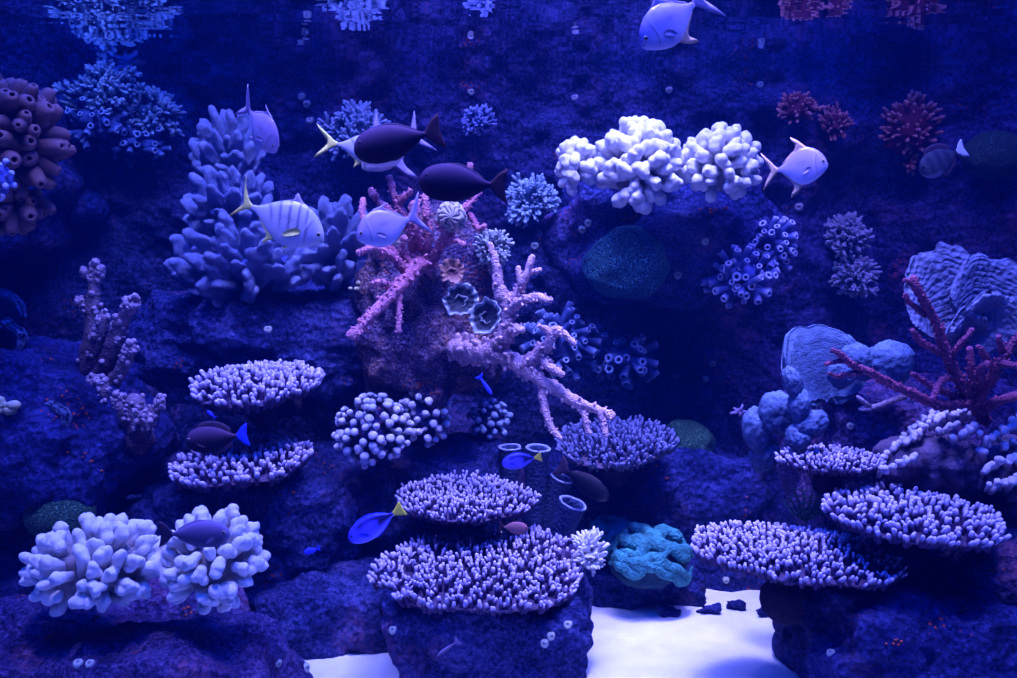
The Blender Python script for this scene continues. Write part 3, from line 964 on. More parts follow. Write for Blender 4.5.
cluster('red_bush_coral', 'largest red bush coral high on the right wall', 'coral', 'spike', 'redbush', 908, 128, on_wall(908, 128, 0.09), 31, 30, 0.14, 92, 13, (0, -0.85, 0.4), 1.7, 0.75, 0.3, 'red bush corals', seed=41)
cluster('red_bush_coral', 'small red bush coral, leftmost of the three on the right wall', 'coral', 'spike', 'redbush', 797, 108, on_wall(797, 108, 0.09), 22, 18, 0.1, 56, 11, (0, -0.85, 0.4), 1.7, 0.75, 0.3, 'red bush corals', seed=42)
cluster('red_bush_coral', 'small red bush coral touching the leftmost one on the right wall', 'coral', 'spike', 'redbush', 833, 124, on_wall(833, 124, 0.09), 18, 18, 0.1, 48, 11, (0, -0.85, 0.4), 1.7, 0.75, 0.3, 'red bush corals', seed=43)
cluster('red_bush_coral', 'tiny drooping red bush coral right under the largest red one', 'coral', 'spike', 'redbush', 910, 160, on_wall(910, 160, 0.09), 8, 14, 0.06, 14, 11, (0, -0.85, -0.2), 1.7, 0.75, 0.3, 'red bush corals', seed=44)

cluster('knob_coral', 'purple knob coral, large one on the mound left of centre', 'coral', 'knob', 'knob', 374, 432, 3.05, 42, 40, 0.14, 74, 22, (-0.1, -0.75, 0.55), 1.6, 1.15, 0.2, 'knob corals', base_mat='rock_dark', seed=51)
cluster('knob_coral', 'dimmer knob coral joined to the right of the large purple one', 'coral', 'knob', 'knob', 424, 418, 3.22, 30, 36, 0.12, 40, 22, (0.1, -0.7, 0.6), 1.6, 1.1, 0.2, 'knob corals', base_mat='rock_dark', seed=52)
cluster('knob_coral', 'small dim knob coral under the outcrop, above the vase sponges', 'coral', 'knob', 'tube_dim', 490, 420, 3.5, 24, 24, 0.1, 26, 18, (0, -0.8, 0.4), 1.6, 1.2, 0.2, 'knob corals', base_mat='rock_dark', seed=53)


# ridge coral on the right: folded base with knobs along its crests
def ridge_coral(label, pts_rows, Y, base, seed):
    px, py, w, h, d = base
    c = P(px, py, Y)
    s = S(Y)
    root = thing('ridge_coral', label, 'coral', c, 'pale ridge corals')
    r = random.Random(seed)
    mb = MB()
    v, f = ico(5)
    V = v * np.array([w * s, d, h * s])
    fold = np.abs(np.sin(6 * v[:, 0] + 2.2 * fbm(v * 2, seed, 2)))
    V = V * (1 + 0.12 * fold + 0.2 * fbm(v * 2.4, seed, 3))[:, None]
    mb.add(V, f, np.clip(0.15 + 0.3 * fold, 0, 1))
    mb.build('base', 'ridge_base', root)
    shp = shapes('stub', 'ridge')
    for row, dy in pts_rows:
        pth = [np.array(P(x, y, Y + dy)) - np.array(c) for x, y in row]
        q, _ = smooth_path(pth, 6.0 * s)
        for p in q:
            l = 15 * s * r.uniform(0.8, 1.25)
            d_ = Vector((r.uniform(-.4, .4), -0.55 + r.uniform(-.4, .2), 0.85))
            place(root, 'finger', shp[r.randrange(len(shp))], Vector(p) - d_.normalized() * l * 0.7, d_, l, l * 1.1, r.uniform(0, 6))
    return root


ridge_coral('pale ridge coral crowned with white knobs, behind the brown gapped table coral',
            [([(878, 462), (893, 448), (912, 437), (930, 424), (950, 414), (972, 412)], -0.05), ([(905, 436), (925, 420), (948, 410), (975, 408)], 0.04),
             ([(884, 470), (900, 462), (915, 458)], -0.12), ([(955, 438), (975, 428), (985, 440)], -0.14), ([(940, 430), (955, 424)], -0.1)], 2.68, (930, 462, 50, 30, 0.11), 61)
ridge_coral('pale ridge coral cut by the right edge of the picture',
            [([(982, 452), (992, 438), (1005, 430), (1020, 418)], -0.05), ([(985, 470), (1000, 462), (1018, 458)], -0.1), ([(990, 486), (1005, 482), (1025, 476)], -0.12), ([(1005, 445), (1022, 440)], -0.05)], 2.6, (1018, 468, 30, 30, 0.10), 62)


# ----------------------------------------------------------------------------
# branching corals: traced limbs with distance of their own
# ----------------------------------------------------------------------------
def branching(name, label, cat, mat, limbs, seed=0, group=None, bumps=0.3, bs=110, twig=0, twig_len=16, nubs=0):
    """limbs: list of (points [(px, py, Y)...], r0, r1) radii in picture units; the first limb is the trunk"""
    r = random.Random(seed)
    x0, y0, Y0 = limbs[0][0][0]
    c = np.array(P(x0, y0, Y0))
    root = thing(name, label, cat, c, group)
    for k, (pts, r0, r1) in enumerate(limbs):
        pth = [np.array(P(*p)) - c for p in pts]
        s = S(pts[0][2])
        q, t = smooth_path(pth, 3.0 * s)
        jit = np.stack([noise3(q * 14 + 3, seed + k), noise3(q * 14 + 13, seed + k + 1), noise3(q * 14 + 23, seed + k + 2)], -1) * s * 2.0
        q = q + jit * np.linspace(0, 1, len(q))[:, None]
        rad = (r0 + (r1 - r0) * t) * s
        mb = MB()
        tube(mb, q, rad, 12, 0.2 + 0.8 * t, bumps, bs, seed + k)
        # nodules all over the limb
        T, U, W = frames(q)
        n = int(len(q) * nubs)
        for i in range(n):
            j = r.randrange(len(q))
            a = r.uniform(0, 2 * PI)
            d = U[j] * math.cos(a) + W[j] * math.sin(a)
            b0 = q[j] + d * rad[j] * 0.8
            e = b0 + (d + T[j] * r.uniform(0.1, 0.6)) * rad[j] * r.uniform(0.35, 0.7)
            tube(mb, [b0, e], [rad[j] * 0.34, rad[j] * 0.24], 5, [0.5, 1.0])
        mb.build('trunk' if k == 0 else 'branch', mat, root)
    return root


Yc = 3.0
branching('branching_coral', 'red branching coral with rough twigs on the crusty outcrop', 'coral', 'redgorg', [
    ([(428, 268, 3.2), (425, 262, 3.1), (416, 248, 3.05), (412, 225, 3.0), (414, 205, 2.98)], 8.00, 4.25),
    ([(424, 258, 3.06), (412, 272, 2.95), (394, 292, 2.86), (372, 312, 2.78), (351, 336, 2.72)], 7.20, 4.25),
    ([(408, 275, 2.95), (398, 262, 2.92), (388, 254, 2.9), (374, 248, 2.88), (358, 254, 2.86)], 4.80, 2.72),
    ([(398, 285, 2.9), (399, 305, 2.86), (398, 330, 2.84)], 4.00, 2.55),
    ([(394, 290, 2.88), (383, 284, 2.84), (374, 284, 2.82)], 4.00, 3.40),
    ([(395, 258, 2.93), (382, 240, 2.92), (370, 230, 2.9), (363, 215, 2.92), (364, 200, 2.94)], 4.80, 2.55),
    ([(412, 235, 3.02), (404, 215, 3.0), (395, 200, 3.0), (389, 178, 2.99)], 4.80, 2.89),
    ([(398, 203, 3.0), (405, 196, 2.98), (409, 191, 2.97)], 3.60, 2.55),
    ([(404, 222, 3.0), (388, 210, 3.0), (378, 200, 3.02), (371, 191, 3.03)], 4.00, 2.89),
    ([(378, 202, 3.02), (374, 196, 3.0), (371, 195, 2.99)], 2.72, 2.21),
    ([(424, 255, 3.06), (428, 235, 3.03), (426, 215, 3.02), (424, 195, 3.02)], 5.20, 3.40),
    ([(432, 262, 3.1), (440, 245, 3.08), (447, 235, 3.05), (440, 222, 3.05)], 4.80, 3.40),
    ([(440, 245, 3.08), (452, 240, 3.05), (462, 244, 3.02)], 4.00, 2.55),
    ([(425, 250, 3.06), (418, 235, 2.99), (418, 215, 2.97), (420, 200, 2.97)], 4.00, 2.72),
    ([(408, 262, 3.0), (402, 250, 2.98), (404, 238, 2.96)], 4.00, 3.40),
    ([(448, 235, 3.12), (460, 215, 3.15), (472, 200, 3.2), (480, 192, 3.22)], 4.00, 2.98),
    ([(472, 200, 3.2), (466, 180, 3.2), (470, 165, 3.2)], 3.20, 2.55),
    ([(470, 215, 3.18), (478, 228, 3.16), (485, 226, 3.14)], 3.20, 2.55),
], 71, 'central branching corals', 0.5, 130, nubs=1.5)

branching('branching_coral', 'pale pink branching coral with a long bare branch pointing down right', 'coral', 'pinkgorg', [
    ([(448, 346, 3.22), (466, 350, 3.08), (482, 352, 3.0), (500, 355, 2.95), (522, 366, 2.9), (548, 384, 2.85), (576, 400, 2.82), (612, 416, 2.8)], 12, 3.6),
    ([(496, 352, 2.96), (506, 335, 2.93), (508, 315, 2.92), (504, 298, 2.92), (503, 290, 2.92)], 10, 5),
    ([(504, 305, 2.92), (498, 288, 2.92), (498, 275, 2.92), (494, 260, 2.92), (489, 246, 2.93)], 6.5, 3),
    ([(506, 304, 2.92), (519, 292, 2.9), (524, 280, 2.88), (530, 268, 2.88), (532, 258, 2.88)], 6, 3.2),
    ([(521, 288, 2.9), (520, 276, 2.9), (520, 267, 2.9)], 4, 2.4),
    ([(530, 272, 2.88), (535, 271, 2.87), (540, 270, 2.87)], 3, 2.2),
    ([(506, 312, 2.92), (520, 302, 2.88), (535, 298, 2.85), (551, 301, 2.83)], 6.5, 3),
    ([(508, 332, 2.93), (516, 330, 2.88), (523, 331, 2.86)], 5.5, 3.6),
    ([(524, 366, 2.9), (538, 354, 2.86), (548, 345, 2.83), (552, 335, 2.82), (558, 328, 2.81), (576, 343, 2.79)], 7.5, 2.6),
    ([(553, 338, 2.82), (547, 330, 2.82), (538, 325, 2.82)], 4.5, 2.2),
    ([(554, 333, 2.82), (563, 333, 2.8), (560, 332, 2.8)], 4, 3),
    ([(540, 356, 2.86), (550, 366, 2.82), (561, 373, 2.8)], 5.5, 4),
    ([(543, 382, 2.86), (544, 400, 2.84), (548, 420, 2.82), (560, 438, 2.8)], 5, 2.8),
    ([(580, 402, 2.82), (585, 418, 2.8), (588, 432, 2.79)], 4, 3),
    ([(600, 411, 2.8), (604, 424, 2.79), (606, 435, 2.78)], 3.6, 2.8),
], 72, 'central branching corals', 0.42, 130, nubs=0.9)

branching('branching_coral', 'maroon branching coral at the right, in front of the grey plate coral', 'coral', 'maroon', [
    ([(985, 420, 2.62), (968, 395, 2.56), (950, 362, 2.5), (936, 325, 2.46), (918, 290, 2.42), (914, 278, 2.42)], 6.48, 3.06),
    ([(970, 402, 2.56), (940, 405, 2.5), (915, 395, 2.45), (880, 378, 2.38), (850, 362, 2.33), (832, 350, 2.3)], 5.76, 2.55),
    ([(925, 315, 2.45), (912, 304, 2.43), (906, 294, 2.42)], 3.24, 2.55),
    ([(920, 296, 2.43), (911, 283, 2.42), (905, 280, 2.42)], 2.88, 2.21),
    ([(944, 352, 2.5), (930, 348, 2.46), (918, 340, 2.44), (912, 330, 2.43)], 4.32, 2.89),
    ([(948, 358, 2.5), (960, 345, 2.46), (972, 331, 2.44)], 3.60, 2.55),
    ([(955, 375, 2.52), (940, 382, 2.47), (932, 400, 2.44)], 3.60, 2.89),
    ([(975, 405, 2.58), (990, 380, 2.52), (1000, 362, 2.48), (1012, 345, 2.46), (1022, 330, 2.45)], 5.76, 3.40),
    ([(995, 372, 2.5), (985, 355, 2.48), (978, 347, 2.47)], 3.60, 2.55),
    ([(1000, 362, 2.48), (1010, 365, 2.44), (1030, 366, 2.42)], 3.60, 3.40),
    ([(1003, 358, 2.48), (1000, 345, 2.46), (999, 336, 2.45)], 3.24, 2.72),
    ([(975, 400, 2.58), (972, 375, 2.53), (968, 350, 2.52)], 5.04, 3.06),
    ([(982, 410, 2.6), (1000, 400, 2.54), (1022, 395, 2.52)], 5.04, 4.25),
    ([(960, 398, 2.55), (935, 388, 2.5), (915, 376, 2.48)], 3.60, 2.72),
    ([(868, 372, 2.36), (850, 374, 2.34), (838, 376, 2.33), (830, 374, 2.32)], 2.88, 2.21),
    ([(846, 360, 2.33), (836, 361, 2.31), (826, 363, 2.3)], 2.59, 2.04),
    ([(985, 390, 2.56), (980, 372, 2.5), (988, 365, 2.47)], 4.32, 3.40),
], 73, None, 0.35, 130, nubs=0.9)

branching('branching_coral', 'thin bare mauve twig lying on the purple rock slope, right side', 'coral', 'treecoral', [
    ([(905, 396, 2.62), (888, 402, 2.6), (872, 408, 2.58), (862, 410, 2.58)], 3.4, 2.2),
    ([(872, 408, 2.58), (864, 402, 2.58), (858, 398, 2.58)], 2.4, 1.8),
], 74, None, 0.3, 150)


# tree corals on the left: stout trunks with clusters of knobs at the ends
def tree_coral(label, limbs, seed, knob=4.5):
    x0, y0, Y0 = limbs[0][0][0]
    c = np.array(P(x0, y0, Y0))
    root = thing('tree_coral', label, 'coral', c, 'knob tipped tree corals')
    r = random.Random(seed)
    for k, (pts, r0, r1, nk) in enumerate(limbs):
        pth = [np.array(P(*p)) - c for p in pts]
        s = S(pts[0][2])
        q, t = smooth_path(pth, 3.5 * s)
        mb = MB()
        rad = (r0 + (r1 - r0) * t) * s
        tube(mb, q, rad, 12, 0.1 + 0.5 * t, 0.25, 70, seed + k)
        e = q[-1]; d = q[-1] - q[-3]; d /= np.linalg.norm(d)
        for i in range(int(nk * 1.7)):
            v = np.array([r.uniform(-1, 1), r.uniform(-1, 1), r.uniform(-0.7, 1)])
            v /= np.linalg.norm(v)
            blob(mb, e + v * rad[-1] * 1.05 + d * rad[-1] * r.uniform(-1.2, 0.6), knob * s * r.uniform(0.45, 0.9), 3, 0.35, 2.4, seed + i, tip=1.0)
        for i in range(nk * 2):
            j = r.randrange(len(q) // 3, len(q))
            v = np.array([r.uniform(-1, 1), r.uniform(-1, 0.2), r.uniform(-0.4, 0.6)])
            v /= np.linalg.norm(v)
            blob(mb, q[j] + v * rad[j] * 1.05, knob * s * r.uniform(0.4, 0.75), 2, 0.35, 2.4, seed + i, tip=0.9)
        mb.build('trunk' if k == 0 else 'branch', 'treecoral', root)


tree_coral('tall mauve tree coral with knobbed tips, left of the table corals', [
    ([(82, 408, 3.0), (86, 370, 2.98), (92, 335, 2.96), (93, 300, 2.96), (97, 268, 2.96)], 11, 5, 9),
    ([(90, 372, 2.96), (98, 340, 2.92), (103, 318, 2.9)], 9, 5, 8),
    ([(92, 318, 2.96), (84, 305, 2.95), (80, 300, 2.95)], 5, 3, 4),
    ([(95, 385, 2.96), (112, 350, 2.92), (120, 325, 2.9), (132, 303, 2.88)], 10, 6, 11),
    ([(92, 280, 2.96), (86, 272, 2.95)], 4, 3, 4),
    ([(100, 400, 2.94), (118, 375, 2.9), (132, 348, 2.87)], 9, 5, 9),
], 81)
tree_coral('low mauve tree coral with bushy tips, right foot of the tall one', [
    ([(138, 440, 2.92), (136, 422, 2.9), (134, 402, 2.88)], 16, 9, 10),
    ([(136, 430, 2.9), (122, 412, 2.87), (116, 398, 2.86)], 10, 5, 9),
    ([(140, 430, 2.9), (152, 415, 2.87), (160, 402, 2.86)], 10, 5, 9),
    ([(138, 432, 2.88), (146, 424, 2.84), (142, 416, 2.82)], 9, 6, 8),
], 82, 4)
tree_coral('short mauve tree coral at the left foot of the tall one', [
    ([(88, 420, 2.92), (90, 400, 2.88), (95, 380, 2.86)], 12, 6, 9),
    ([(84, 415, 2.9), (80, 402, 2.86), (84, 392, 2.85)], 8, 5, 8),
    ([(92, 412, 2.88), (104, 395, 2.84), (102, 382, 2.84)], 8, 4, 8),
], 83, 3.6)


# ----------------------------------------------------------------------------
# plate / leaf corals
# ----------------------------------------------------------------------------
def sheet(mb, fn, nu, nv, thick, tipfn):
    u = np.linspace(0, 1, nu); v = np.linspace(0, 1, nv)
    U, V = np.meshgrid(u, v, indexing='ij')
    Pt = fn(U, V)
    du = np.gradient(Pt, axis=0); dv = np.gradient(Pt, axis=1)
    n = np.cross(du, dv)
    n /= np.linalg.norm(n, axis=-1)[..., None] + 1e-12
    e = np.minimum(1, 6 * np.minimum(np.minimum(V, 1 - V), 1 - U) + 0.25) ** 0.5
    A = Pt + n * (thick * 0.5 * e)[..., None]
    B = Pt - n * (thick * 0.5 * e)[..., None]
    tp = tipfn(U, V)
    N0 = nu * nv
    fs = [tuple(reversed(f)) for f in grid_faces(nu, nv)] if False else grid_faces(nu, nv)
    fb = [tuple(reversed([i + N0 for i in f])) for f in grid_faces(nu, nv)]
    rim = [(i * nv) for i in range(nu)] + [((nu - 1) * nv + j) for j in range(1, nv)] + [(i * nv + nv - 1) for i in range(nu - 2, -1, -1)] + [j for j in range(nv - 2, 0, -1)]
    side = []
    for a, b_ in zip(rim, rim[1:] + rim[:1]):
        side.append((b_, a, a + N0, b_ + N0))
    mb.add(np.concatenate([A.reshape(-1, 3), B.reshape(-1, 3)]), fs + fb + side, np.concatenate([tp.ravel(), tp.ravel()]))


def fan(mb, base, tipv, width, curl, thick, seed, wav=0.06, ribs=0.0, nrib=13, face=(0, -1, 0.2), squar=0.6):
    """rounded leaf from base to tip; width across, curl bends the tip towards its face, ribs run across"""
    base = np.array(base, dtype=np.float64); tipv = np.array(tipv, dtype=np.float64)
    ax = tipv - base
    L = np.linalg.norm(ax); ax /= L
    fc = np.array(face, dtype=np.float64)
    fc -= ax * np.dot(ax, fc); fc /= np.linalg.norm(fc)
    sd = np.cross(ax, fc)

    def fn(U, V):
        a = (V - 0.5) * 2
        lim = np.sqrt(np.clip(1 - np.abs(a) ** 2.4, 0, 1))
        prof = 0.35 + 0.65 * np.sin(np.clip(U * 1.15, 0, 1) * PI / 2) ** squar
        x = a * width * 0.5 * prof
        q = np.stack([a * 1.6, U * 0.8, np.full_like(a, seed * 1.7)], -1)
        edge = 1 + 0.16 * noise3(q, seed) + 0.06 * noise3(q * 3.5, seed + 2)
        z = U * L * (0.35 + 0.65 * lim) * edge
        n = curl * L * U ** 2 + wav * L * noise3(np.stack([a * 1.8, U * 1.5, np.full_like(a, seed)], -1), seed + 4) + 0.12 * width * a * a
        if ribs:
            w_ = U * nrib + 0.9 * noise3(np.stack([a * 2.2, U * 2, np.full_like(a, seed)], -1), seed + 6)
            n = n + ribs * L * (np.abs(np.sin(w_ * PI)) - 0.5)
            n = n + ribs * 0.5 * L * noise3(np.stack([a * 9, U * 9, np.full_like(a, seed)], -1), seed + 8)
        return base + sd * x[..., None] + ax * z[..., None] + fc * n[..., None]

    sheet(mb, fn, 60 if ribs else 30, 46 if ribs else 30, thick, lambda U, V: np.clip(0.15 + U ** 1.5 * 0.7, 0, 1))


def plate_coral(label, mat, Y, leaves, seed, group=None):
    """leaves: (base px, base py, tip px, tip py, width px, dY base, dY tip, curl, ribs)"""
    s = S(Y)
    c = np.array(P(leaves[0][0], leaves[0][1], Y))
    root = thing('plate_coral', label, 'coral', c, group)
    for k, (bx, by, tx, ty, w, d0, d1, curl, ribs) in enumerate(leaves):
        mb = MB()
        fan(mb, np.array(P(bx, by, Y + d0)) - c, np.array(P(tx, ty, Y + d1)) - c, w * s, curl, 0.02 + (0.012 if ribs else 0.008), seed + k, 0.06, ribs)
        mb.build('leaf', mat, root)
    return root


plate_coral('large ribbed grey plate coral with two broad leaves behind the maroon branches', 'leaf_grey', 2.9, [
    (958, 335, 924, 252, 84, 0.0, 0.05, 0.03, 0.013),
    (985, 330, 1000, 256, 88, -0.08, -0.05, 0.05, 0.011),
], 1)
plate_coral('folded grey plate coral at the right edge, below the two broad ribbed leaves', 'leaf_grey', 2.72, [
    (975, 345, 1010, 292, 60, 0.0, -0.05, 0.12, 0.03),
    (960, 338, 962, 308, 44, 0.02, -0.04, 0.2, 0.03),
    (1010, 350, 1040, 300, 70, 0.05, 0.0, 0.1, 0.03),
], 2)
def lobes(root, mat, c, items):
    """rounded cushions of a plate coral: (px, py, Y, w, h, depth, tilt)"""
    for k, (x, y, Y, w_, h_, d_, tl) in enumerate(items):
        s = S(Y)
        v, f = ico(5)
        V = v * np.array([w_ * s, d_, h_ * s])
        V = V * (1 + 0.22 * fbm(v * 1.7 + k * 3.1, 60 + k, 3) + 0.07 * fbm(v * 7, 80 + k, 2) + 0.05 * np.abs(noise3(v * 11, k)) * (v[:, 2] > 0.3))[:, None]
        V = V @ np.array(Matrix.Rotation(tl, 3, 'Y')).T + np.array(P(x, y, Y)) - c
        mb = MB()
        mb.add(V, f, np.clip(0.25 + 0.55 * np.clip(v[:, 2], -0.3, 1) ** 3 + 0.25 * v[:, 2] + 0.25 * fbm(v * 4, k, 2), 0, 1))  # rough pale rim, plus light from above put into the colour
        mb.build('lobe', mat, root)


t_ = plate_coral('teal plate coral with broad leaf behind the long maroon branch', 'leaf_teal', 2.85, [
    (826, 402, 812, 328, 84, 0.0, 0.06, 0.10, 0.004)], 11, 'teal plate corals')
t_ = thing('plate_coral', 'small teal plate coral of three round cushions right of the broad teal leaf', 'coral', P(870, 385, 2.75), 'teal plate corals')
lobes(t_, 'leaf_teal', np.array(t_.location), [(858, 363, 2.76, 19, 19, 0.05, 0.1), (889, 364, 2.74, 23, 22, 0.06, -0.1), (841, 374, 2.7, 14, 14, 0.04, 0)])
t_ = thing('plate_coral', 'left hanging teal plate coral with two round lobes over the dark gap', 'coral', P(775, 450, 2.82), 'teal plate corals')
lobes(t_, 'leaf_teal', np.array(t_.location), [(778, 414, 2.8, 21, 22, 0.05, 0.2), (757, 432, 2.83, 14, 24, 0.05, -0.15), (764, 454, 2.84, 15, 18, 0.05, 0.3)])
t_ = thing('plate_coral', 'narrow upright teal plate coral with a folded lobe, beside the purple rock', 'coral', P(800, 430, 2.72), 'teal plate corals')
lobes(t_, 'leaf_teal', np.array(t_.location), [(793, 384, 2.7, 9, 18, 0.04, -0.25), (799, 406, 2.69, 10, 17, 0.05, 0.1), (811, 424, 2.68, 18, 13, 0.05, -0.5), (797, 438, 2.68, 12, 13, 0.05, 0.3)])
plate_coral('dim blue plate coral at the left edge, left of the tree corals', 'leaf_dim', 2.85, [
    (38, 425, 40, 378, 56, 0.0, 0.0, 0.3, 0.03),
    (55, 425, 62, 402, 34, -0.06, -0.1, 0.2, 0.02),
    (12, 425, 8, 392, 50, 0.0, -0.05, 0.2, 0.03),
], 51, 'dim blue plate corals')
plate_coral('dim blue plate coral above the left edge one, on the dark rock', 'leaf_dim', 2.95, [
    (10, 352, 22, 322, 34, 0.0, -0.04, 0.25, 0.03),
    (5, 318, 5, 290, 50, 0.02, 0.0, 0.2, 0.03),
], 52, 'dim blue plate corals')


# ----------------------------------------------------------------------------
# brain, maze and folded corals
# ----------------------------------------------------------------------------
def brain(name, label, px, py, Y, w, h, d, mat, freq=3.0, lines=3.0, amp=0.06, seed=0, sub=6, squash=None, lump=0.1):
    v, f = ico(sub)
    s = S(Y)
    nz = fbm(v * freq + seed * 3.7, seed, 2)
    g = np.abs(np.sin(nz * PI * lines))
    k = 1 + amp * g + lump * fbm(v * 1.4, seed + 9, 2)
    V = v * k[:, None] * np.array([w * s, d, h * s])
    mb = MB()
    mb.add(V, f, g)
    o = mb.build(name, mat, None, P(px, py, Y))
    return tag(o, label, 'coral')


brain('brain_coral', 'round green brain coral behind the left white finger coral', 60, 514, 2.75, 34, 26, 0.1, 'maze_green', 3, 1, 0.0, 1, lump=0.04)
brain('brain_coral', 'dim green brain coral at the upper right edge', 994, 156, on_wall(994, 156, 0.05), 30, 24, 0.12, 'maze_green', 3, 1, 0.0, 2, lump=0.08)
brain('brain_coral', 'very dim blue dome in the dark gap right of the brown tubes', 82, 210, on_wall(82, 210, 0.05), 24, 20, 0.12, 'rock_dark', 6, 2, 0.03, 3, lump=0.06)
brain('maze_coral', 'green maze coral dome below the largest upper white finger coral', 628, 264, 3.52, 43, 36, 0.13, 'maze_teal', 3, 1, 0.0, 8, lump=0.16)
brain('brain_coral', 'dim green lump right of the shaded table coral', 690, 442, 3.65, 25, 22, 0.12, 'maze_green', 6, 3, 0.0, 7, lump=0.2)


def folded(label, px, py, Y, w, h, d, n, seed, r_px=7):
    """a mound of thick ruffled folds"""
    s = S(Y)
    r = random.Random(seed)
    root = thing('folded_coral', label, 'coral', P(px, py, Y), 'teal folded corals')
    mb = MB()
    blob(mb, (0, 0, 0), (w * s * 0.92, d * 0.9, h * s * 0.9), 4, 0.2, 1.6, seed, tip=0.1)
    mb.build('base', 'tealfold', root)
    for k in range(n):
        el = -0.15 + 1.5 * (k + 0.5) / n          # from the front foot to the crown
        ph = r.uniform(0, 6)
        tw = r.uniform(-0.35, 0.35)
        hw = r.uniform(0.85, 1.1)
        pts = []
        for a in np.linspace(-1.2, 1.2, 16):
            e = el + tw * a + 0.17 * math.sin(a * 4.5 + ph) + 0.09 * math.sin(a * 10 + 2 * ph)
            x = math.sin(a * hw) * math.cos(e * 0.55)
            y = -math.cos(e) * math.cos(a * 0.8)
            z = math.sin(e) * math.cos(a * 0.75)
            pts.append(np.array([x * w * s, y * d, z * h * s]))
        q, t = smooth_path(pts, 3 * s)
        rad = r_px * s * (0.85 + 0.35 * fbm(q * 9, seed + k, 2)) * np.clip(np.sin(np.clip(t, 0.03, 0.97) * PI) * 3, 0.3, 1)
        mb = MB()
        tube(mb, q, rad, 12, np.full(len(q), 0.75) + 0.3 * fbm(q * 15, seed, 2), 0.2, 40, seed + k)
        mb.build('fold', 'tealfold', root)


folded('teal folded coral at the back edge of the sand', 648, 556, 3.2, 44, 34, 0.16, 7, 4)
folded('teal folded coral, smaller lump left of the larger one', 610, 540, 3.32, 28, 26, 0.12, 5, 5, 6)
def rosette(label, px, py, Y, r_px):
    """flattened cushion with thick pale ridges running out from its centre"""
    v, f = ico(6)
    s = S(Y)
    a = np.arctan2(v[:, 2], v[:, 0])
    rad = np.sqrt(v[:, 0] ** 2 + v[:, 2] ** 2)
    g = np.abs(np.sin(4.5 * a + 2.6 * noise3(v * 2.6, 4) + 0.9 * np.sin(rad * 4 + 1))) ** 0.7
    k = 1 + 0.16 * g + 0.1 * noise3(v * 2.0, 9)
    V = v * k[:, None] * np.array([r_px * s, 0.045, r_px * 0.95 * s])
    mb = MB()
    mb.add(V, f, g)
    tag(mb.build('maze_coral', 'pale_maze', None, P(px, py, Y)), label, 'coral')


rosette('pale ridged maze coral under the lower dark fish', 451, 217, 3.05, 14)


def frill(label, px, py, Y, r_px, mat, seed, waves=7, depth=0.5, turn=0.0, group='frilled cup corals'):
    """open cup with a ruffled pale lip and a curled fold inside"""
    s = S(Y)
    c = P(px, py, Y)
    R = r_px * s
    root = thing('frilled_coral', label, 'coral', c, group)
    rot = np.array(Matrix.Rotation(turn, 3, 'Z') @ Matrix.Rotation(math.radians(75), 3, 'X'))
    nu, nv = 22, 110
    U, A = np.meshgrid(np.linspace(0.03, 1, nu), np.linspace(0, 2 * PI, nv, endpoint=False), indexing='ij')
    ruff = 0.16 * noise3(np.stack([np.cos(A) * 2.6, np.sin(A) * 2.6, A * 0 + seed], -1), seed) + 0.03 * np.sin(A * waves + seed)
    rr = R * U * (1 + ruff * U ** 2 * 1.2)
    Z = R * depth * (U ** 2.2) + R * 0.09 * np.cos(A * waves + seed + 1.5 * np.sin(A * 2)) * U ** 4
    top = np.stack([rr * np.cos(A), rr * np.sin(A), Z], -1)
    bot = top.copy(); bot[..., 2] -= R * (0.09 + 0.55 * (1 - U))
    rings = np.concatenate([top, bot[::-1]], 0)
    fs = grid_faces(2 * nu, nv, True) + [tuple(reversed(range(nv))), tuple(range((2 * nu - 1) * nv, 2 * nu * nv))]
    mb = MB()
    mb.add(rings.reshape(-1, 3) @ rot.T, fs, np.concatenate([U, U[::-1] * 0.95], 0).ravel())
    mb.build('cup', mat, root)
    a = np.linspace(-2.4, 1.6, 50) + seed
    q = np.stack([R * (0.36 + 0.07 * np.sin(a * 5)) * np.cos(a), R * (0.3 + 0.07 * np.sin(a * 4)) * np.sin(a), R * (0.14 + 0.04 * np.sin(a * 3))], -1) @ rot.T
    mb = MB()
    tube(mb, q, R * 0.08 * np.sin(np.linspace(0.3, 2.84, 50)), 8, np.full(50, 0.82), 0.2, 60, seed)
    mb.build('fold', mat, root)


frill('dark frilled cup coral with pale lip, left one of the touching pair', 460, 301, 2.86, 17, 'frill_dark', 1, 11, 0.4, 0.2)
frill('dark frilled cup coral with pale lip, right one of the touching pair', 487, 318, 2.82, 17, 'frill_dark', 4, 10, 0.45, -0.5)
frill('rust brown frilled cup coral just above the dark frilled pair', 452, 272, 2.95, 12, 'frill_rust', 2, 11, 0.4, 0.1)


# vase sponges ----------------------------------------------------------------
def vase(label, px, py, Y, r_px, h_px, lean, seed, flare=1.1):
    """(px, py) is the centre of the open mouth"""
    s = S(Y)
    R = r_px * s; H = h_px * s
    prof = [(R * 0.75, -H), (R * 0.85, -H * 0.7), (R * 0.9, -H * 0.4), (R * 0.96, -H * 0.12), (R * flare, -R * 0.1), (R * flare, 0), (R * flare * 0.93, R * 0.08), (R * 0.8, 0), (R * 0.74, -R * 0.4), (R * 0.66, -H * 0.35), (R * 0.55, -H * 0.6), (0.002, -H * 0.62)]
    tips = [0, 0.1, 0.3, 0.6, 0.8, 1, 1, 0.95, 0.4, 0.1, 0, 0]
    mb = MB()
    lathe(mb, prof, 40, tips, 0, 0.12, seed)
    o = mb.build('vase_sponge', 'vase', None, P(px, py, Y))
    o.rotation_euler = lean
    return tag(o, label, 'sponge', 'vase sponges')


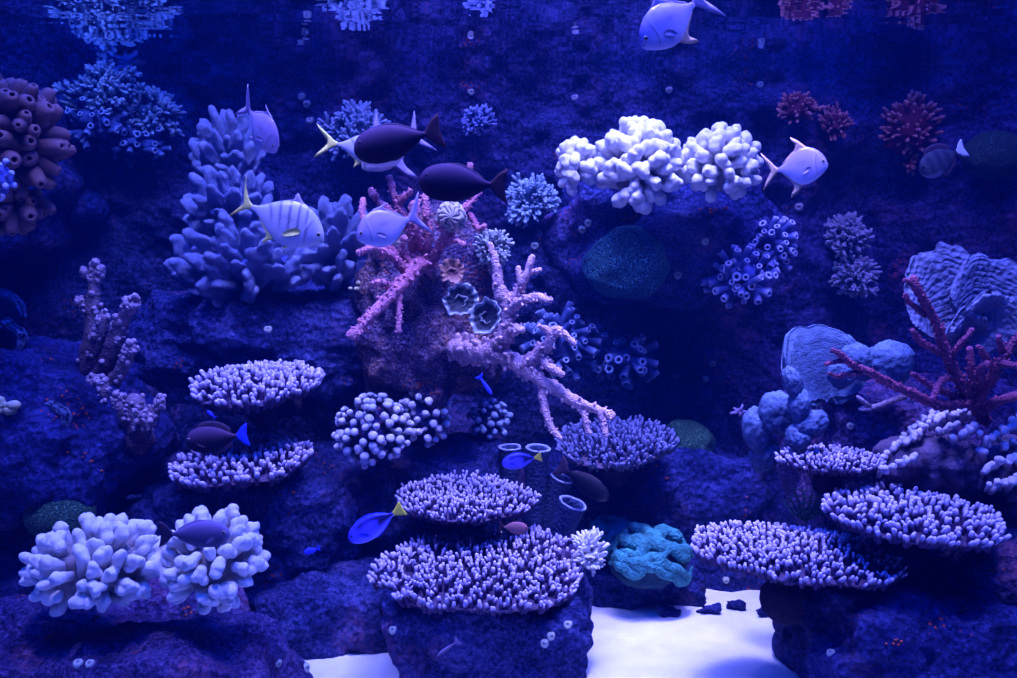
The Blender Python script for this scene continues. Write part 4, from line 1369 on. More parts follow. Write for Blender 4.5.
vase('dim tall blue vase sponge, left one behind the yellow tailed blue fish', 510, 447, 3.35, 11, 90, (0.05, 0, 0), 1)
vase('tall blue vase sponge with clear round mouth, right behind the yellow tailed blue fish', 538, 448, 3.25, 12, 105, (0.08, 0.06, 0), 2)
vase('leaning blue vase sponge between the tall one and the short ragged one', 562, 478, 3.3, 11, 90, (0.1, 0.35, 0), 3)
vase('short ragged blue vase sponge just above the white bush coral', 573, 503, 3.05, 15, 55, (0.15, 0.35, 0), 4, 1.0)


# feather coral ---------------------------------------------------------------
def feather(label, px, py, Y, h_px, n, seed):
    s = S(Y)
    r = random.Random(seed)
    root = thing('feather_coral', label, 'coral', P(px, py, Y))
    for i in range(n):
        a = (i / (n - 1) - 0.5) * 1.7
        mb = MB()
        H = h_px * s * r.uniform(0.8, 1.1)
        q = [np.array([math.sin(a) * H * t, r.uniform(-0.1, 0.1) * H * t - 0.15 * H * t, math.cos(a) * H * t - 0.1 * H * math.sin(t * 3)]) for t in np.linspace(0, 1, 7)]
        tube(mb, q, np.linspace(2.2, 0.9, 7) * s, 6)
        for j in range(1, 7):
            for sd in (-1, 1):
                e = q[j] + np.array([sd * math.cos(a), -0.4, 0.35]) * H * 0.13
                tube(mb, [q[j], e], [0.9 * s, 0.6 * s], 5, [0.5, 1])
        mb.build('frond', 'fern', root)


feather('dim green feather coral in the shade between the right table corals', 805, 520, 2.85, 36, 8, 3)


# small pale barnacles ---------------------------------------------------------
def barnacle_mesh():
    mb = MB()
    prof = [(1.0, -0.5), (1.05, 0.0), (0.98, 0.4), (0.8, 0.7), (0.55, 0.82), (0.34, 0.78), (0.2, 0.62), (0.02, 0.5)]
    lathe(mb, prof, 18, [0.2, 0.5, 0.8, 1, 1, 0.6, 0.2, 0.0], 0, 0.3, 4)
    return mb.mesh('barnacle', 'barnacle')


BM = barnacle_mesh()


def seat(px, py, Y):
    """the rock face met along a sight line near distance Y: point and outward direction"""
    dg = bpy.context.evaluated_depsgraph_get()
    a = P(px, py, 0.5)
    d = (P(px, py, 3.0) - a).normalized()
    hit, loc, nor, _, ob, _ = SC.ray_cast(dg, a, d)
    if hit and abs(loc.y - Y) < 0.6 and ob.name.split('.')[0] in ('reef_rock', 'wall_back'):
        if nor.dot(d) > 0:
            nor = -nor
        return loc, (nor + Vector((0, -0.6, 0.1))).normalized()
    return P(px, py, Y), Vector((0, -1, 0.15)).normalized()


def barnacle(label, px, py, Y, r_px):
    o = bpy.data.objects.new('barnacle', BM)
    COL.objects.link(o)
    loc, out = seat(px, py, Y)
    o.location = loc
    k = r_px * 0.85 * S(loc.y)
    o.scale = (k, k, k)
    o.rotation_mode = 'QUATERNION'
    o.rotation_quaternion = Vector(out).to_track_quat('Z', 'Y')
    tag(o, label, 'barnacle', 'small pale barnacles')


def wb(label, px, py, r_px):
    barnacle(label, px, py, on_wall(px, py, 0.005), r_px)


wb('small pale barnacle on the back wall above the yellow fish tail, upper of two', 302, 97, 4.5)
wb('small pale barnacle touching the upper one above the yellow fish tail', 307, 104, 4.5)
wb('small pale barnacle left of the pale bush coral at the top', 310, 121, 4.5)
wb('tiny barnacle on the back wall straight above the largest white finger coral', 669, 90, 4)
wb('tiny barnacle on the back wall above the left end of the white corals', 575, 98, 4)
wb('tiny barnacle on the back wall above the right white finger coral', 760, 85, 4)
wb('tiny barnacle on the back wall above the fish with the fan tail', 471, 92, 4)
barnacle('pale barnacle left of the green maze bowl, upper one of two', 589, 223, 3.5, 5)
barnacle('pale barnacle left of the green maze bowl, lower one of two', 583, 229, 3.49, 5)
barnacle('pale barnacle near the bright pale bush coral, under its lower right side', 535, 246, 4.3, 5)
barnacle('pale barnacle right of the green maze bowl', 705, 241, 3.5, 4.5)
barnacle('pale barnacle below and right of the green maze bowl', 678, 275, 3.5, 4.5)
wb('pale barnacle under the yellow finned silver fish', 799, 207, 5)
barnacle('pale barnacle low on the face of the pillar, left side', 393, 630, 2.52, 5)
barnacle('pale barnacle on the pillar, right side, upper of three', 568, 625, 2.55, 5.5)
barnacle('pale barnacle on the pillar, right side, middle of three', 551, 636, 2.5, 5)
barnacle('pale barnacle on the pillar, right side, lowest of three', 545, 643, 2.49, 5.5)
barnacle('white barnacle at the right foot of the lower left boulder, right of two', 305, 668, 2.36, 6)
barnacle('white barnacle at the right foot of the lower left boulder, left of two', 278, 663, 2.32, 4.5)
barnacle('yellowish white barnacle on the front of the lower left boulder, left of a pair', 78, 664, 2.08, 6)
barnacle('yellowish white barnacle on the front of the lower left boulder, right of a pair', 90, 664, 2.08, 5.5)
barnacle('pale barnacle on the lower right rock, left one under the brown gapped table coral', 922, 583, 2.2, 5.5)
barnacle('pale barnacle on the lower right rock, right one under the brown gapped table coral', 951, 583, 2.2, 6)
barnacle('dim barnacle on the shadowed front of the lower right rock', 831, 653, 2.2, 5)
barnacle('white barnacle on the purple rock above the thin right table coral', 851, 426, 2.62, 4.5)
barnacle('dim teal barnacle in the dark gap right of the hanging blue tubes, topmost', 712, 363, 3.75, 4)
barnacle('dim teal barnacle in the dark gap right of the hanging blue tubes, middle', 705, 379, 3.74, 4)
barnacle('dim teal barnacle in the dark gap, nearest to the hanging blue tubes', 677, 376, 3.76, 4)
barnacle('pale barnacle on the rock shoulder right of the lavender clump base', 268, 330, 3.32, 5)
barnacle('dim barnacle under the left tip of the lower right table coral', 726, 580, 3.1, 4)


# orange polyp groups ----------------------------------------------------------
def polyps(label, px, py, Y, w_px, n, seed, mat='polyp', r0=1.6, name='polyp_colony'):
    at_ = seat(px, py, Y)[0]
    s = S(at_.y)
    r = random.Random(seed)
    mb = MB()
    for i in range(n):
        x = r.uniform(-1, 1) * w_px * s
        z = r.uniform(-0.45, 0.45) * w_px * s
        rr = r0 * s * r.uniform(0.7, 1.3)
        blob(mb, (x, r.uniform(-0.3, 0.3) * rr, z), (rr, rr, rr * 0.8), 2, 0.2, 2, seed + i)
        tube(mb, [(x, 0, z), (x, 3.2 * rr, z - rr)], [rr * 0.5, rr * 0.4], 6, [0.2, 0])
    o = mb.build(name, mat, None, at_)
    tag(o, label, 'polyps', 'orange polyp colonies')


polyps('orange polyps on the boulder under the left white finger coral', 108, 624, 2.1, 20, 9, 1)
polyps('orange polyps at the foot of the right white finger coral, lower left boulder', 188, 614, 2.12, 16, 9, 2)
polyps('orange polyps on the lower right rock beside the left pale barnacle', 934, 596, 2.17, 12, 8, 3)
polyps('orange polyps on the lower right rock right of the barnacle pair', 970, 610, 2.17, 10, 8, 4)
polyps('orange polyps in the middle of the lower right rock', 894, 642, 2.14, 8, 6, 5)
polyps('orange polyps on the rock at the right edge', 998, 572, 2.35, 10, 7, 6)
polyps('orange polyps below the dim shaded table coral', 652, 472, 3.38, 16, 9, 7, r0=1.6)
polyps('orange polyps on the rock shelf under the lower left table coral', 290, 492, 2.9, 12, 6, 8)
polyps('orange polyps on the dark rock below the tree corals', 80, 460, 2.75, 28, 10, 9)
polyps('orange polyps at the left foot of the lower left boulder', 42, 640, 2.08, 10, 7, 10)
polyps('orange polyps on the ledge under the right upper white finger coral', 712, 214, 3.5, 14, 8, 11, r0=1.8)
polyps('orange polyps on the ledge under the largest upper white finger coral', 636, 218, 3.48, 12, 6, 12, r0=1.8)
polyps('orange polyps under the crusty outcrop', 425, 385, 3.0, 12, 8, 13)
polyps('orange polyps in the dark between the upper plate and the knob coral', 400, 482, 3.1, 14, 7, 14, r0=1.8)
polyps('small yellow bud coral beside the lowest lavender clump', 358, 286, 3.25, 8, 10, 15, 'yellow_polyp', 3.0, 'bud_coral')
polyps('yellow bud coral cut by the left edge, beside the tree corals', 4, 405, 2.7, 12, 14, 16, 'yellow_polyp', 5.5, 'bud_coral')


def splay(label, px, py, Y, r_px, n, seed):
    s = S(Y)
    r = random.Random(seed)
    mb = MB()
    for i in range(n):
        a = i * 2 * PI / n + r.uniform(-0.3, 0.3)
        L = r_px * s * r.uniform(0.7, 1.2)
        e = np.array([math.cos(a) * L, -0.02, math.sin(a) * L * 0.8])
        tube(mb, [np.zeros(3), e * 0.5 + np.array([0, -0.02, 0]), e], [r_px * s * 0.28, r_px * s * 0.24, r_px * s * 0.14], 8, None, 0.3, 60, seed)
    o = mb.build('soft_coral', 'pebble_purple', None, P(px, py, Y))
    tag(o, label, 'coral', 'splayed soft corals')


splay('pale purple splayed soft coral high at the upper left corner', 57, 48, on_wall(57, 48, 0.02), 13, 6, 1)
splay('pale purple splayed soft coral above the left wall bush corals', 130, 66, on_wall(130, 66, 0.02), 15, 7, 2)
splay('dim pink splayed soft coral in the dark gap left of the hanging teal plates', 738, 410, 3.55, 8, 5, 3)


# ----------------------------------------------------------------------------
# fish
# ----------------------------------------------------------------------------
PROFILE = {
    'pompano': ([0, .025, .08, .16, .27, .4, .55, .7, .83, .93, 1.0],
                [0.0, .075, .155, .225, .285, .315, .30, .225, .12, .055, .035],
                [-.03, -.075, -.12, -.175, -.235, -.28, -.285, -.215, -.115, -.05, -.035],
                [.0, .035, .065, .085, .1, .105, .095, .07, .04, .02, .012]),
    'trevally': ([0, .025, .08, .16, .27, .4, .55, .7, .83, .93, 1.0],
                 [0.0, .055, .12, .18, .235, .265, .25, .19, .10, .04, .025],
                 [-.02, -.05, -.09, -.135, -.185, -.22, -.22, -.165, -.09, -.035, -.025],
                 [.0, .035, .06, .08, .095, .1, .09, .065, .038, .018, .012]),
    'surgeon': ([0, .02, .07, .15, .27, .4, .55, .7, .83, .93, 1.0],
                [0.02, .085, .155, .205, .24, .25, .235, .18, .105, .05, .03],
                [-.04, -.10, -.155, -.205, -.24, -.25, -.235, -.175, -.10, -.05, -.03],
                [.0, .04, .07, .09, .1, .1, .09, .065, .04, .018, .012]),
    'tang': ([0, .02, .07, .15, .27, .4, .55, .7, .83, .93, 1.0],
             [0.02, .075, .14, .195, .235, .25, .245, .20, .125, .055, .035],
             [-.03, -.09, -.145, -.195, -.235, -.25, -.24, -.19, -.115, -.055, -.035],
             [.0, .035, .06, .075, .085, .085, .075, .055, .035, .018, .012]),
    'wrasse': ([0, .025, .08, .16, .27, .4, .55, .7, .83, .93, 1.0],
               [0.0, .03, .06, .085, .105, .115, .11, .09, .065, .045, .04],
               [-.01, -.035, -.06, -.085, -.105, -.115, -.11, -.09, -.065, -.045, -.04],
               [.0, .025, .045, .055, .065, .065, .06, .045, .03, .018, .012]),
}


def fish(name, label, cat, nose, tail, Yn, Yt, prof, colfn, mat, fins, deep=1.0, roll=0.0, eye=(0.085, 0.05, 0.032), pect=None, group=None, iris=True, up=None):
    """nose and tail root in picture units with their distances; fins: (part name, outline in body lengths from the nose, material, side offset)"""
    n = P(nose[0], nose[1], Yn); t = P(tail[0], tail[1], Yt)
    L = (n - t).length
    X = (n - t).normalized()
    Zr = Vector(up) if up else Vector((0, 0, 1))
    Y_ = Zr.cross(X).normalized()
    Z_ = X.cross(Y_).normalized()
    root = thing(name, label, cat, (n + t) * 0.5, group)
    Rm = Matrix((X, Y_, Z_)).transposed() @ Matrix.Rotation(roll, 3, 'X')
    root.rotation_mode = 'QUATERNION'
    root.rotation_quaternion = Rm.to_quaternion()
    T, tp, bt, wd = [np.array(a, dtype=float) for a in PROFILE[prof]]
    nt_ = 72; na = 36
    tt = np.linspace(0, 1, nt_) ** 1.25

    def sm(arr):     # smooth interpolation
        tg = np.linspace(0, 1, 400)
        y = np.interp(tg, T, arr)
        k = np.hanning(41); k /= k.sum()
        yp = np.pad(y, 20, mode='reflect', reflect_type='odd')
        return np.interp(tt, tg, np.convolve(yp, k, 'valid'))
    top_, bot_, w_ = sm(tp) * deep, sm(bt) * deep, np.maximum(sm(wd), 0.004)
    w_[0] = 0.006
    mid = (top_ + bot_) / 2; hh = np.maximum((top_ - bot_) / 2, 0.006)
    an = np.linspace(0, 2 * PI, na, endpoint=False)
    ca, sa = np.cos(an), np.sin(an)
    yy = w_[:, None] * np.sign(ca) * np.abs(ca) ** 1.25
    zz = mid[:, None] + hh[:, None] * np.sign(sa) * np.abs(sa) ** 0.92
    xx = np.broadcast_to((0.5 - tt)[:, None], yy.shape)
    V = np.stack([xx, yy, zz], -1)
    rel = (zz - mid[:, None]) / hh[:, None]
    tcol = np.broadcast_to(tt[:, None], yy.shape)
    col = colfn(tcol, rel)
    mb = MB()
    fs = grid_faces(nt_, na, True) + [tuple(reversed(range(na))), tuple(range((nt_ - 1) * na, nt_ * na))]
    mb.add(V.reshape(-1, 3) * L, fs, 0, col.reshape(-1, 3))
    mb.build('body', mat, root)
    for fname, outl, fm, yoff in fins:
        q = [np.array([0.5 - a, 0, b * (deep if fname not in ('tail_fin',) else 1)]) for a, b in outl]
        nq = len(q)
        sp = []
        for i in range(nq):
            a0, b0, c0, d0 = q[i - 1], q[i], q[(i + 1) % nq], q[(i + 2) % nq]
            for k in range(5):
                u = k / 5
                # softened Catmull-Rom
                sp.append(0.5 * (2 * b0 + 0.6 * (c0 - a0) * u + (2 * a0 - 5 * b0 + 4 * c0 - d0) * u * u * 0.6 + 0.6 * (3 * b0 - a0 - 3 * c0 + d0) * u ** 3 + 0.8 * (c0 - b0) * (3 * u * u - 2 * u ** 3) * 1.0 - 0.0) if False else (b0 + (c0 - b0) * u))
        sp = np.array(sp)
        # round the corners a little
        for _ in range(2):
            sp = 0.5 * sp + 0.25 * (np.roll(sp, 1, 0) + np.roll(sp, -1, 0))
        cen = sp.mean(0)
        m_ = len(sp)
        mb = MB()
        th = 0.007
        inner = cen + (sp - cen) * 0.75
        A = sp.copy()
        B1 = inner.copy(); B1[:, 1] = th
        B2 = inner.copy(); B2[:, 1] = -th
        VV = np.concatenate([A, B1, B2])
        VV[:, 1] += yoff
        ff = []
        for i in range(m_):
            j = (i + 1) % m_
            ff += [(i, j, m_ + j, m_ + i), (j, i, 2 * m_ + i, 2 * m_ + j)]
        ff += [tuple(range(m_, 2 * m_)), tuple(reversed(range(2 * m_, 3 * m_)))]
        mb.add(VV * L, ff, 0)
        mb.build(fname, fm, root)
    ex, ez, er = eye
    wi = np.interp(ex, tt, w_); mi = np.interp(ex, tt, mid); hi_ = np.interp(ex, tt, hh)
    for sd in (-1, 1):
        rel_ = np.clip((ez * deep - mi) / hi_, -0.95, 0.95)
        ysurf = wi * (1 - abs(rel_) ** 2) ** 0.6
        mb = MB()
        v, f = ico(3)
        mb.add((v * np.array([er, er * 0.5, er]) + np.array([0.5 - ex, sd * ysurf, ez * deep])) * L, f, 0)
        e = mb.build('eye', 'iris' if iris else 'eye', root)
        if iris:
            mb = MB()
            mb.add((v * np.array([er * 0.72, er * 0.35, er * 0.72]) + np.array([0.5 - ex, sd * (ysurf + er * 0.28), ez * deep])) * L, f, 0)
            mb.build('pupil', 'eye', e)
    if pect:
        pxx, pz, pl, pm = pect
        wi = np.interp(pxx, tt, w_)
        for sd in (-1, 1):
            mb = MB()
            o_ = [(0, 0.025), (0.4, 0.07), (0.8, 0.035), (1.0, -0.03), (0.7, -0.06), (0.3, -0.05), (0, -0.03)]
            q = []
            for a, b in o_:
                tx = pxx + a * pl; zz_ = pz + b * pl * 4.5 - a * pl * 0.5
                r_ = np.clip((zz_ * 1.0 - np.interp(tx, tt, mid)) / np.interp(tx, tt, hh), -0.9, 0.9)
                q.append([0.5 - tx, sd * (np.interp(tx, tt, w_) * (1 - abs(r_) ** 2.1) ** 0.62 + 0.004 + 0.012 * a), zz_])
            q = np.array(q)
            q2 = q + np.array([0, sd * 0.005, 0])
            mm = len(q)
            ff = [tuple(range(mm)), tuple(reversed(range(mm, 2 * mm)))] + [(i, (i + 1) % mm, mm + (i + 1) % mm, mm + i) for i in range(mm)]
            mb.add(np.concatenate([q, q2]) * L, ff, 0)
            mb.build('pectoral_fin', pm, root)
    return root


M['fin_silver'] = fin_mat('silver fin', (0.36, 0.30, 0.55))
M['fin_yellow'] = fin_mat('yellow fin', (0.80, 0.76, 0.22))
M['fin_bright_yellow'] = fin_mat('bright yellow fin', (0.85, 0.80, 0.08))
M['fin_orange'] = fin_mat('amber fin', (0.70, 0.48, 0.34))
M['fin_dark'] = fin_mat('dark fin', (0.05, 0.03, 0.06))
M['fin_darkred'] = fin_mat('dark reddish fin', (0.05, 0.02, 0.03))
M['fin_blue'] = fin_mat('blue fin', (0.03, 0.05, 0.75))
M['fin_grey'] = fin_mat('grey violet fin', (0.22, 0.17, 0.3))
M['fin_white'] = fin_mat('white fin', (0.8, 0.8, 0.85))


def mixc(a, b, k):
    k = np.clip(k, 0, 1)[..., None]
    return np.array(a) * (1 - k) + np.array(b) * k


def gills(c, t, r):
    """gill cover edge, lateral line and mouth"""
    g = np.clip(1.5 - np.abs(t - 0.235 + 0.05 * r * r) / 0.012, 0, 1) * np.clip((0.8 - np.abs(r)) * 4, 0, 1)
    l = np.clip(1.4 - np.abs(r - 0.38 + 0.35 * t) / 0.035, 0, 1) * np.clip((t - 0.26) * 20, 0, 1)
    mo = np.clip(1.5 - np.abs(r + 0.22 + t * 2) / 0.12, 0, 1) * np.clip((0.045 - t) * 60, 0, 1)
    lite = np.clip(1.4 - np.abs(t - 0.27 + 0.05 * r * r) / 0.015, 0, 1) * np.clip((0.7 - np.abs(r)) * 4, 0, 1)
    c = mixc(c, (0.75, 0.72, 0.85), lite * 0.4)
    return mixc(c, (0.08, 0.06, 0.16), np.clip(g * 0.5 + l * 0.35 + mo * 0.8, 0, 0.85))


def silver(t, r):
    c = mixc((0.46, 0.36, 0.66), (0.72, 0.64, 0.86), (0.35 - r) * 0.8)
    c = mixc(c, (0.30, 0.22, 0.5), (r - 0.5) * 2)
    return gills(c, t, r)


def striped(t, r):
    c = mixc((0.42, 0.42, 0.60), (0.64, 0.62, 0.70), (0.2 - r) * 0.8)
    c = mixc(c, (0.75, 0.72, 0.35), np.clip((0.16 - t) * 6, 0, 1) * 0.5)
    for x0, hw in ((0.25, .011), (0.36, .013), (0.48, .014), (0.60, .013), (0.72, .010)):
        k = np.clip(1.6 - np.abs(t - x0 - 0.09 * r) / hw, 0, 1) * np.clip((r + 0.45) * 3, 0, 1)
        c = mixc(c, (0.07, 0.06, 0.14), k * 0.9)
    return gills(c, t, r)


def darkfish(t, r):
    c = mixc((0.008, 0.006, 0.014), (0.085, 0.042, 0.10), (r + 0.15) * 1.1)
    return mixc(c, (0.06, 0.04, 0.045), np.clip((0.18 - t) * 5, 0, 1) * np.clip(-r, 0, 1))


def greyfish(t, r):
    c = mixc((0.10, 0.08, 0.15), (0.24, 0.17, 0.32), (r + 0.4) * 0.8)
    return mixc(c, (0.36, 0.28, 0.38), np.clip((0.12 - t) * 8, 0, 1))


def bluetang(t, r):
    c = mixc((0.14, 0.12, 0.95), (0.05, 0.05, 0.85), (r + 1) * 0.5)
    c = mixc(c, (0.30, 0.28, 0.95), (-r - 0.3) * 1.2)
    band = np.clip(1.5 - np.abs(r - 0.55) / 0.2, 0, 1) * np.clip((t - 0.2) * 8, 0, 1)
    tailb = np.clip((t - 0.55) * 6, 0, 1) * np.clip(1.4 - np.abs(r - 0.1) / 0.5, 0, 1)
    oval = np.clip(1.5 - np.sqrt(((t - 0.48) / 0.17) ** 2 + ((r - 0.25) / 0.3) ** 2), 0, 1)
    k = np.maximum(band, tailb) * (1 - oval * 0.9)
    return mixc(c, (0.008, 0.008, 0.05), k)


def browny(t, r):
    return mixc((0.30, 0.12, 0.12), (0.42, 0.17, 0.18), (r + 1) * 0.5)


def plainblue(t, r):
    return mixc((0.03, 0.04, 0.7), (0.05, 0.07, 0.9), (r + 1) * 0.5)


def dimfish(t, r):
    c = mixc((0.006, 0.008, 0.02), (0.004, 0.005, 0.012), (r + 1) * 0.5)
    return mixc(c, (0.06, 0.05, 0.06), np.clip((0.2 - t) * 8, 0, 1) * np.clip(-r + 0.2, 0, 1))


def butterfly(t, r):
    c = mixc((0.05, 0.06, 0.09), (0.03, 0.03, 0.06), np.sin(t * 28) * 0.5 + 0.5)
    return mixc(c, (0.5, 0.52, 0.6), np.clip(-r - 0.6, 0, 1) * 2 * np.clip((0.55 - t) * 5, 0, 1))


FORK = [(0.975, 0.032), (1.04, 0.07), (1.16, 0.22), (1.36, 0.44), (1.24, 0.18), (1.13, 0.0), (1.24, -0.18), (1.36, -0.44), (1.16, -0.22), (1.04, -0.07), (0.975, -0.032)]
FAN = [(0.97, 0.035), (1.02, 0.07), (1.10, 0.17), (1.23, 0.25), (1.21, 0.12), (1.19, 0.0), (1.21, -0.12), (1.24, -0.25), (1.10, -0.17), (1.02, -0.07), (0.97, -0.035)]


def pomp_fins(tailm, dm, am, dh=0.30, tm=None):
    return [('tail_fin', FORK, tailm, 0),
            ('dorsal_fin', [(0.38, 0.29), (0.44, 0.34), (0.56, 0.30 + dh * 0.7), (0.74, 0.32 + dh * 1.1), (0.62, 0.33 + dh * 0.3), (0.64, 0.29), (0.80, 0.18), (0.94, 0.06), (0.80, 0.12), (0.6, 0.22), (0.45, 0.26)], dm, 0),
            ('anal_fin', [(0.48, -0.26), (0.53, -0.30), (0.63, -0.28 - dh * 0.7), (0.80, -0.29 - dh * 1.1), (0.69, -0.29 - dh * 0.3), (0.70, -0.25), (0.82, -0.15), (0.94, -0.05), (0.80, -0.10), (0.62, -0.2), (0.52, -0.23)], am, 0)]


def long_fins(m_, h=0.06, tail=FAN, tm=None, d0=0.2):
    up_ = [(d0, 0.2), (d0 + 0.12, 0.24 + h), (0.55, 0.25 + h), (0.75, 0.16 + h * 1.4), (0.9, 0.075 + h), (0.9, 0.05), (0.75, 0.12), (0.5, 0.2), (0.3, 0.2)]
    dn = [(0.4, -0.2), (0.5, -0.245 - h), (0.65, -0.2 - h), (0.78, -0.14 - h), (0.9, -0.07 - h), (0.9, -0.05), (0.75, -0.11), (0.55, -0.18)]
    return [('tail_fin', tail, tm or m_, 0), ('dorsal_fin', up_, m_, 0), ('anal_fin', dn, m_, 0)]


fish('silver_pompano', 'silver fish at the very top, diving left with its tail cut by the frame', 'fish', (641, 46), (694, 4), 2.2, 2.25, 'pompano', silver, 'fish_silver', pomp_fins('fin_silver', 'fin_silver', 'fin_orange', 0.16), 0.98, group='silver fish', pect=(0.33, -0.05, 0.17, 'fin_silver'))
fish('silver_pompano', 'silver fish with yellow fins facing right, beside the upper white corals', 'fish', (828, 164), (778, 170), 2.5, 2.55, 'pompano', silver, 'fish_silver', pomp_fins('fin_orange', 'fin_orange', 'fin_orange', 0.18), 1.3, group='silver fish', pect=(0.33, -0.04, 0.17, 'fin_silver'))
fish('silver_pompano', 'silver fish diving nose down above the lavender paddle coral', 'fish', (277, 151), (250, 112), 2.8, 2.85, 'pompano', silver, 'fish_silver', pomp_fins('fin_silver', 'fin_silver', 'fin_silver', 0.06), 1.25, group='silver fish', pect=(0.33, -0.05, 0.2, 'fin_silver'), up=(0.8, -0.9, 0.8))
fish('golden_trevally', 'silver fish with five dark bars and yellow tail, in front of the lavender coral', 'fish', (324, 241), (252, 207), 2.5, 2.5, 'trevally', striped, 'fish_silver',
     [('tail_fin', [(0.985, 0.025), (1.05, 0.05), (1.17, 0.20), (1.24, 0.38), (1.17, 0.14), (1.10, 0.0), (1.17, -0.14), (1.24, -0.28), (1.17, -0.17), (1.05, -0.05), (0.985, -0.025)], 'fin_yellow', 0),
      ('dorsal_fin', [(0.36, 0.25), (0.44, 0.27), (0.55, 0.35), (0.53, 0.27), (0.75, 0.16), (0.92, 0.05), (0.75, 0.13), (0.5, 0.22)], 'fin_silver', 0),
      ('anal_fin', [(0.56, -0.2), (0.62, -0.22), (0.72, -0.32), (0.68, -0.2), (0.9, -0.05), (0.75, -0.12), (0.6, -0.17)], 'fin_yellow', 0),
      ('pelvic_fin', [(0.30, -0.18), (0.36, -0.2), (0.46, -0.28), (0.42, -0.2), (0.36, -0.17)], 'fin_yellow', 0)], 1.22, group='striped trevallies', pect=(0.3, -0.02, 0.2, 'fin_yellow'), eye=(0.085, 0.04, 0.028))
fish('golden_trevally', 'striped fish mostly hidden behind the upper dark fish, yellow forked tail at left', 'fish', (404, 156), (337, 144), 2.95, 2.95, 'trevally', striped, 'fish_silver',
     [('tail_fin', [(0.985, 0.025), (1.05, 0.05), (1.22, 0.17), (1.36, 0.26), (1.22, 0.1), (1.12, 0.0), (1.2, -0.12), (1.34, -0.28), (1.2, -0.19), (1.05, -0.05), (0.985, -0.025)], 'fin_yellow', 0),
      ('dorsal_fin', [(0.36, 0.25), (0.44, 0.27), (0.55, 0.33), (0.53, 0.27), (0.75, 0.16), (0.92, 0.05), (0.75, 0.13), (0.5, 0.22)], 'fin_silver', 0),
      ('anal_fin', [(0.56, -0.2), (0.62, -0.22), (0.72, -0.32), (0.68, -0.2), (0.9, -0.05), (0.75, -0.12), (0.6, -0.17)], 'fin_yellow', 0)], 1.0, group='striped trevallies', pect=(0.3, -0.02, 0.2, 'fin_yellow'))
fish('silver_pompano', 'silver fish behind the upper dark fish, its long fins showing above and below', 'fish', (362, 168), (410, 140), 3.2, 3.25, 'pompano', striped, 'fish_silver', pomp_fins('fin_silver', 'fin_silver', 'fin_silver', 0.42), 0.92, group='silver fish', pect=(0.33, -0.05, 0.17, 'fin_silver'))
fish('dark_unicornfish', 'dark violet fish facing left, upper one of two in front of the yellow tail', 'fish', (354, 151), (426, 134), 2.3, 2.3, 'surgeon', darkfish, 'fish_dark', long_fins('fin_dark', 0.015, FAN, 'fin_darkred'), 1.0, group='dark violet fish', eye=(0.11, 0.08, 0.02), iris=False)
fish('dark_unicornfish', 'dark violet fish facing left, lower one above the red branching coral', 'fish', (419, 181), (491, 185), 2.25, 2.25, 'surgeon', darkfish, 'fish_dark', long_fins('fin_dark', 0.015, FAN, 'fin_darkred'), 1.05, group='dark violet fish', eye=(0.11, 0.08, 0.02), iris=False)
fish('silver_pompano', 'violet silver fish facing left in front of the red branching coral', 'fish', (357, 238), (409, 219), 2.45, 2.5, 'pompano', silver, 'fish_silver', pomp_fins('fin_silver', 'fin_silver', 'fin_orange', 0.05), 1.12, group='silver fish', pect=(0.33, -0.05, 0.17, 'fin_silver'))
fish('surgeonfish', 'dark surgeonfish with bright blue tail over the lower left table coral', 'fish', (186, 442), (237, 436), 2.72, 2.72, 'surgeon', darkfish, 'fish_dark', long_fins('fin_dark', 0.09, FAN, 'fin_blue'), 1.05, group='surgeonfish', pect=(0.24, -0.03, 0.16, 'fin_dark'))
fish('surgeonfish', 'purple grey surgeonfish facing right in front of the white finger coral', 'fish', (230, 534), (172, 534), 2.0, 2.0, 'surgeon', greyfish, 'fish_dark', long_fins('fin_grey', 0.02, FAN, 'fin_dark'), 0.96, group='surgeonfish', pect=(0.24, -0.03, 0.16, 'fin_grey'))
TANGTAIL = [(0.98, 0.03), (1.06, 0.06), (1.24, 0.17), (1.23, 0.06), (1.22, 0.0), (1.23, -0.06), (1.24, -0.17), (1.06, -0.06), (0.98, -0.03)]
fish('blue_tang', 'bright blue fish with yellow tail left of the upper centre table coral', 'fish', (349, 540), (393, 514), 2.45, 2.45, 'tang', bluetang, 'fish_blue', long_fins('fin_blue', 0.03, TANGTAIL, 'fin_bright_yellow'), 0.92, group='blue fish with yellow tails', iris=False, eye=(0.1, 0.05, 0.022), pect=(0.25, -0.02, 0.17, 'fin_blue'))
fish('blue_tang', 'bright blue fish with yellow tail in front of the vase sponges', 'fish', (502, 464), (534, 458), 2.9, 2.9, 'tang', bluetang, 'fish_blue', long_fins('fin_blue', 0.03, TANGTAIL, 'fin_bright_yellow'), 1.0, group='blue fish with yellow tails', iris=False, eye=(0.1, 0.05, 0.022), pect=(0.25, -0.02, 0.17, 'fin_blue'))
fish('damselfish', 'small reddish brown fish between the two centre table corals', 'fish', (528, 529), (504, 527), 2.5, 2.5, 'tang', browny, 'fish_dark', long_fins('fin_darkred', 0.03, FAN, 'fin_darkred'), 1.1, iris=False)
fish('surgeonfish', 'dim dark fish heading down right beside the ragged vase sponge', 'fish', (609, 499), (567, 471), 2.95, 3.0, 'surgeon', dimfish, 'fish_dark', long_fins('fin_dark', 0.03, FAN, 'fin_dark'), 0.8, group='surgeonfish', iris=False)
fish('butterflyfish', 'dark butterflyfish with white tail edge under the largest red bush coral', 'fish', (920, 172), (957, 152), 2.9, 2.9, 'tang', butterfly, 'fish_dark', long_fins('fin_dark', 0.1, FAN, 'fin_white'), 1.3, iris=False)
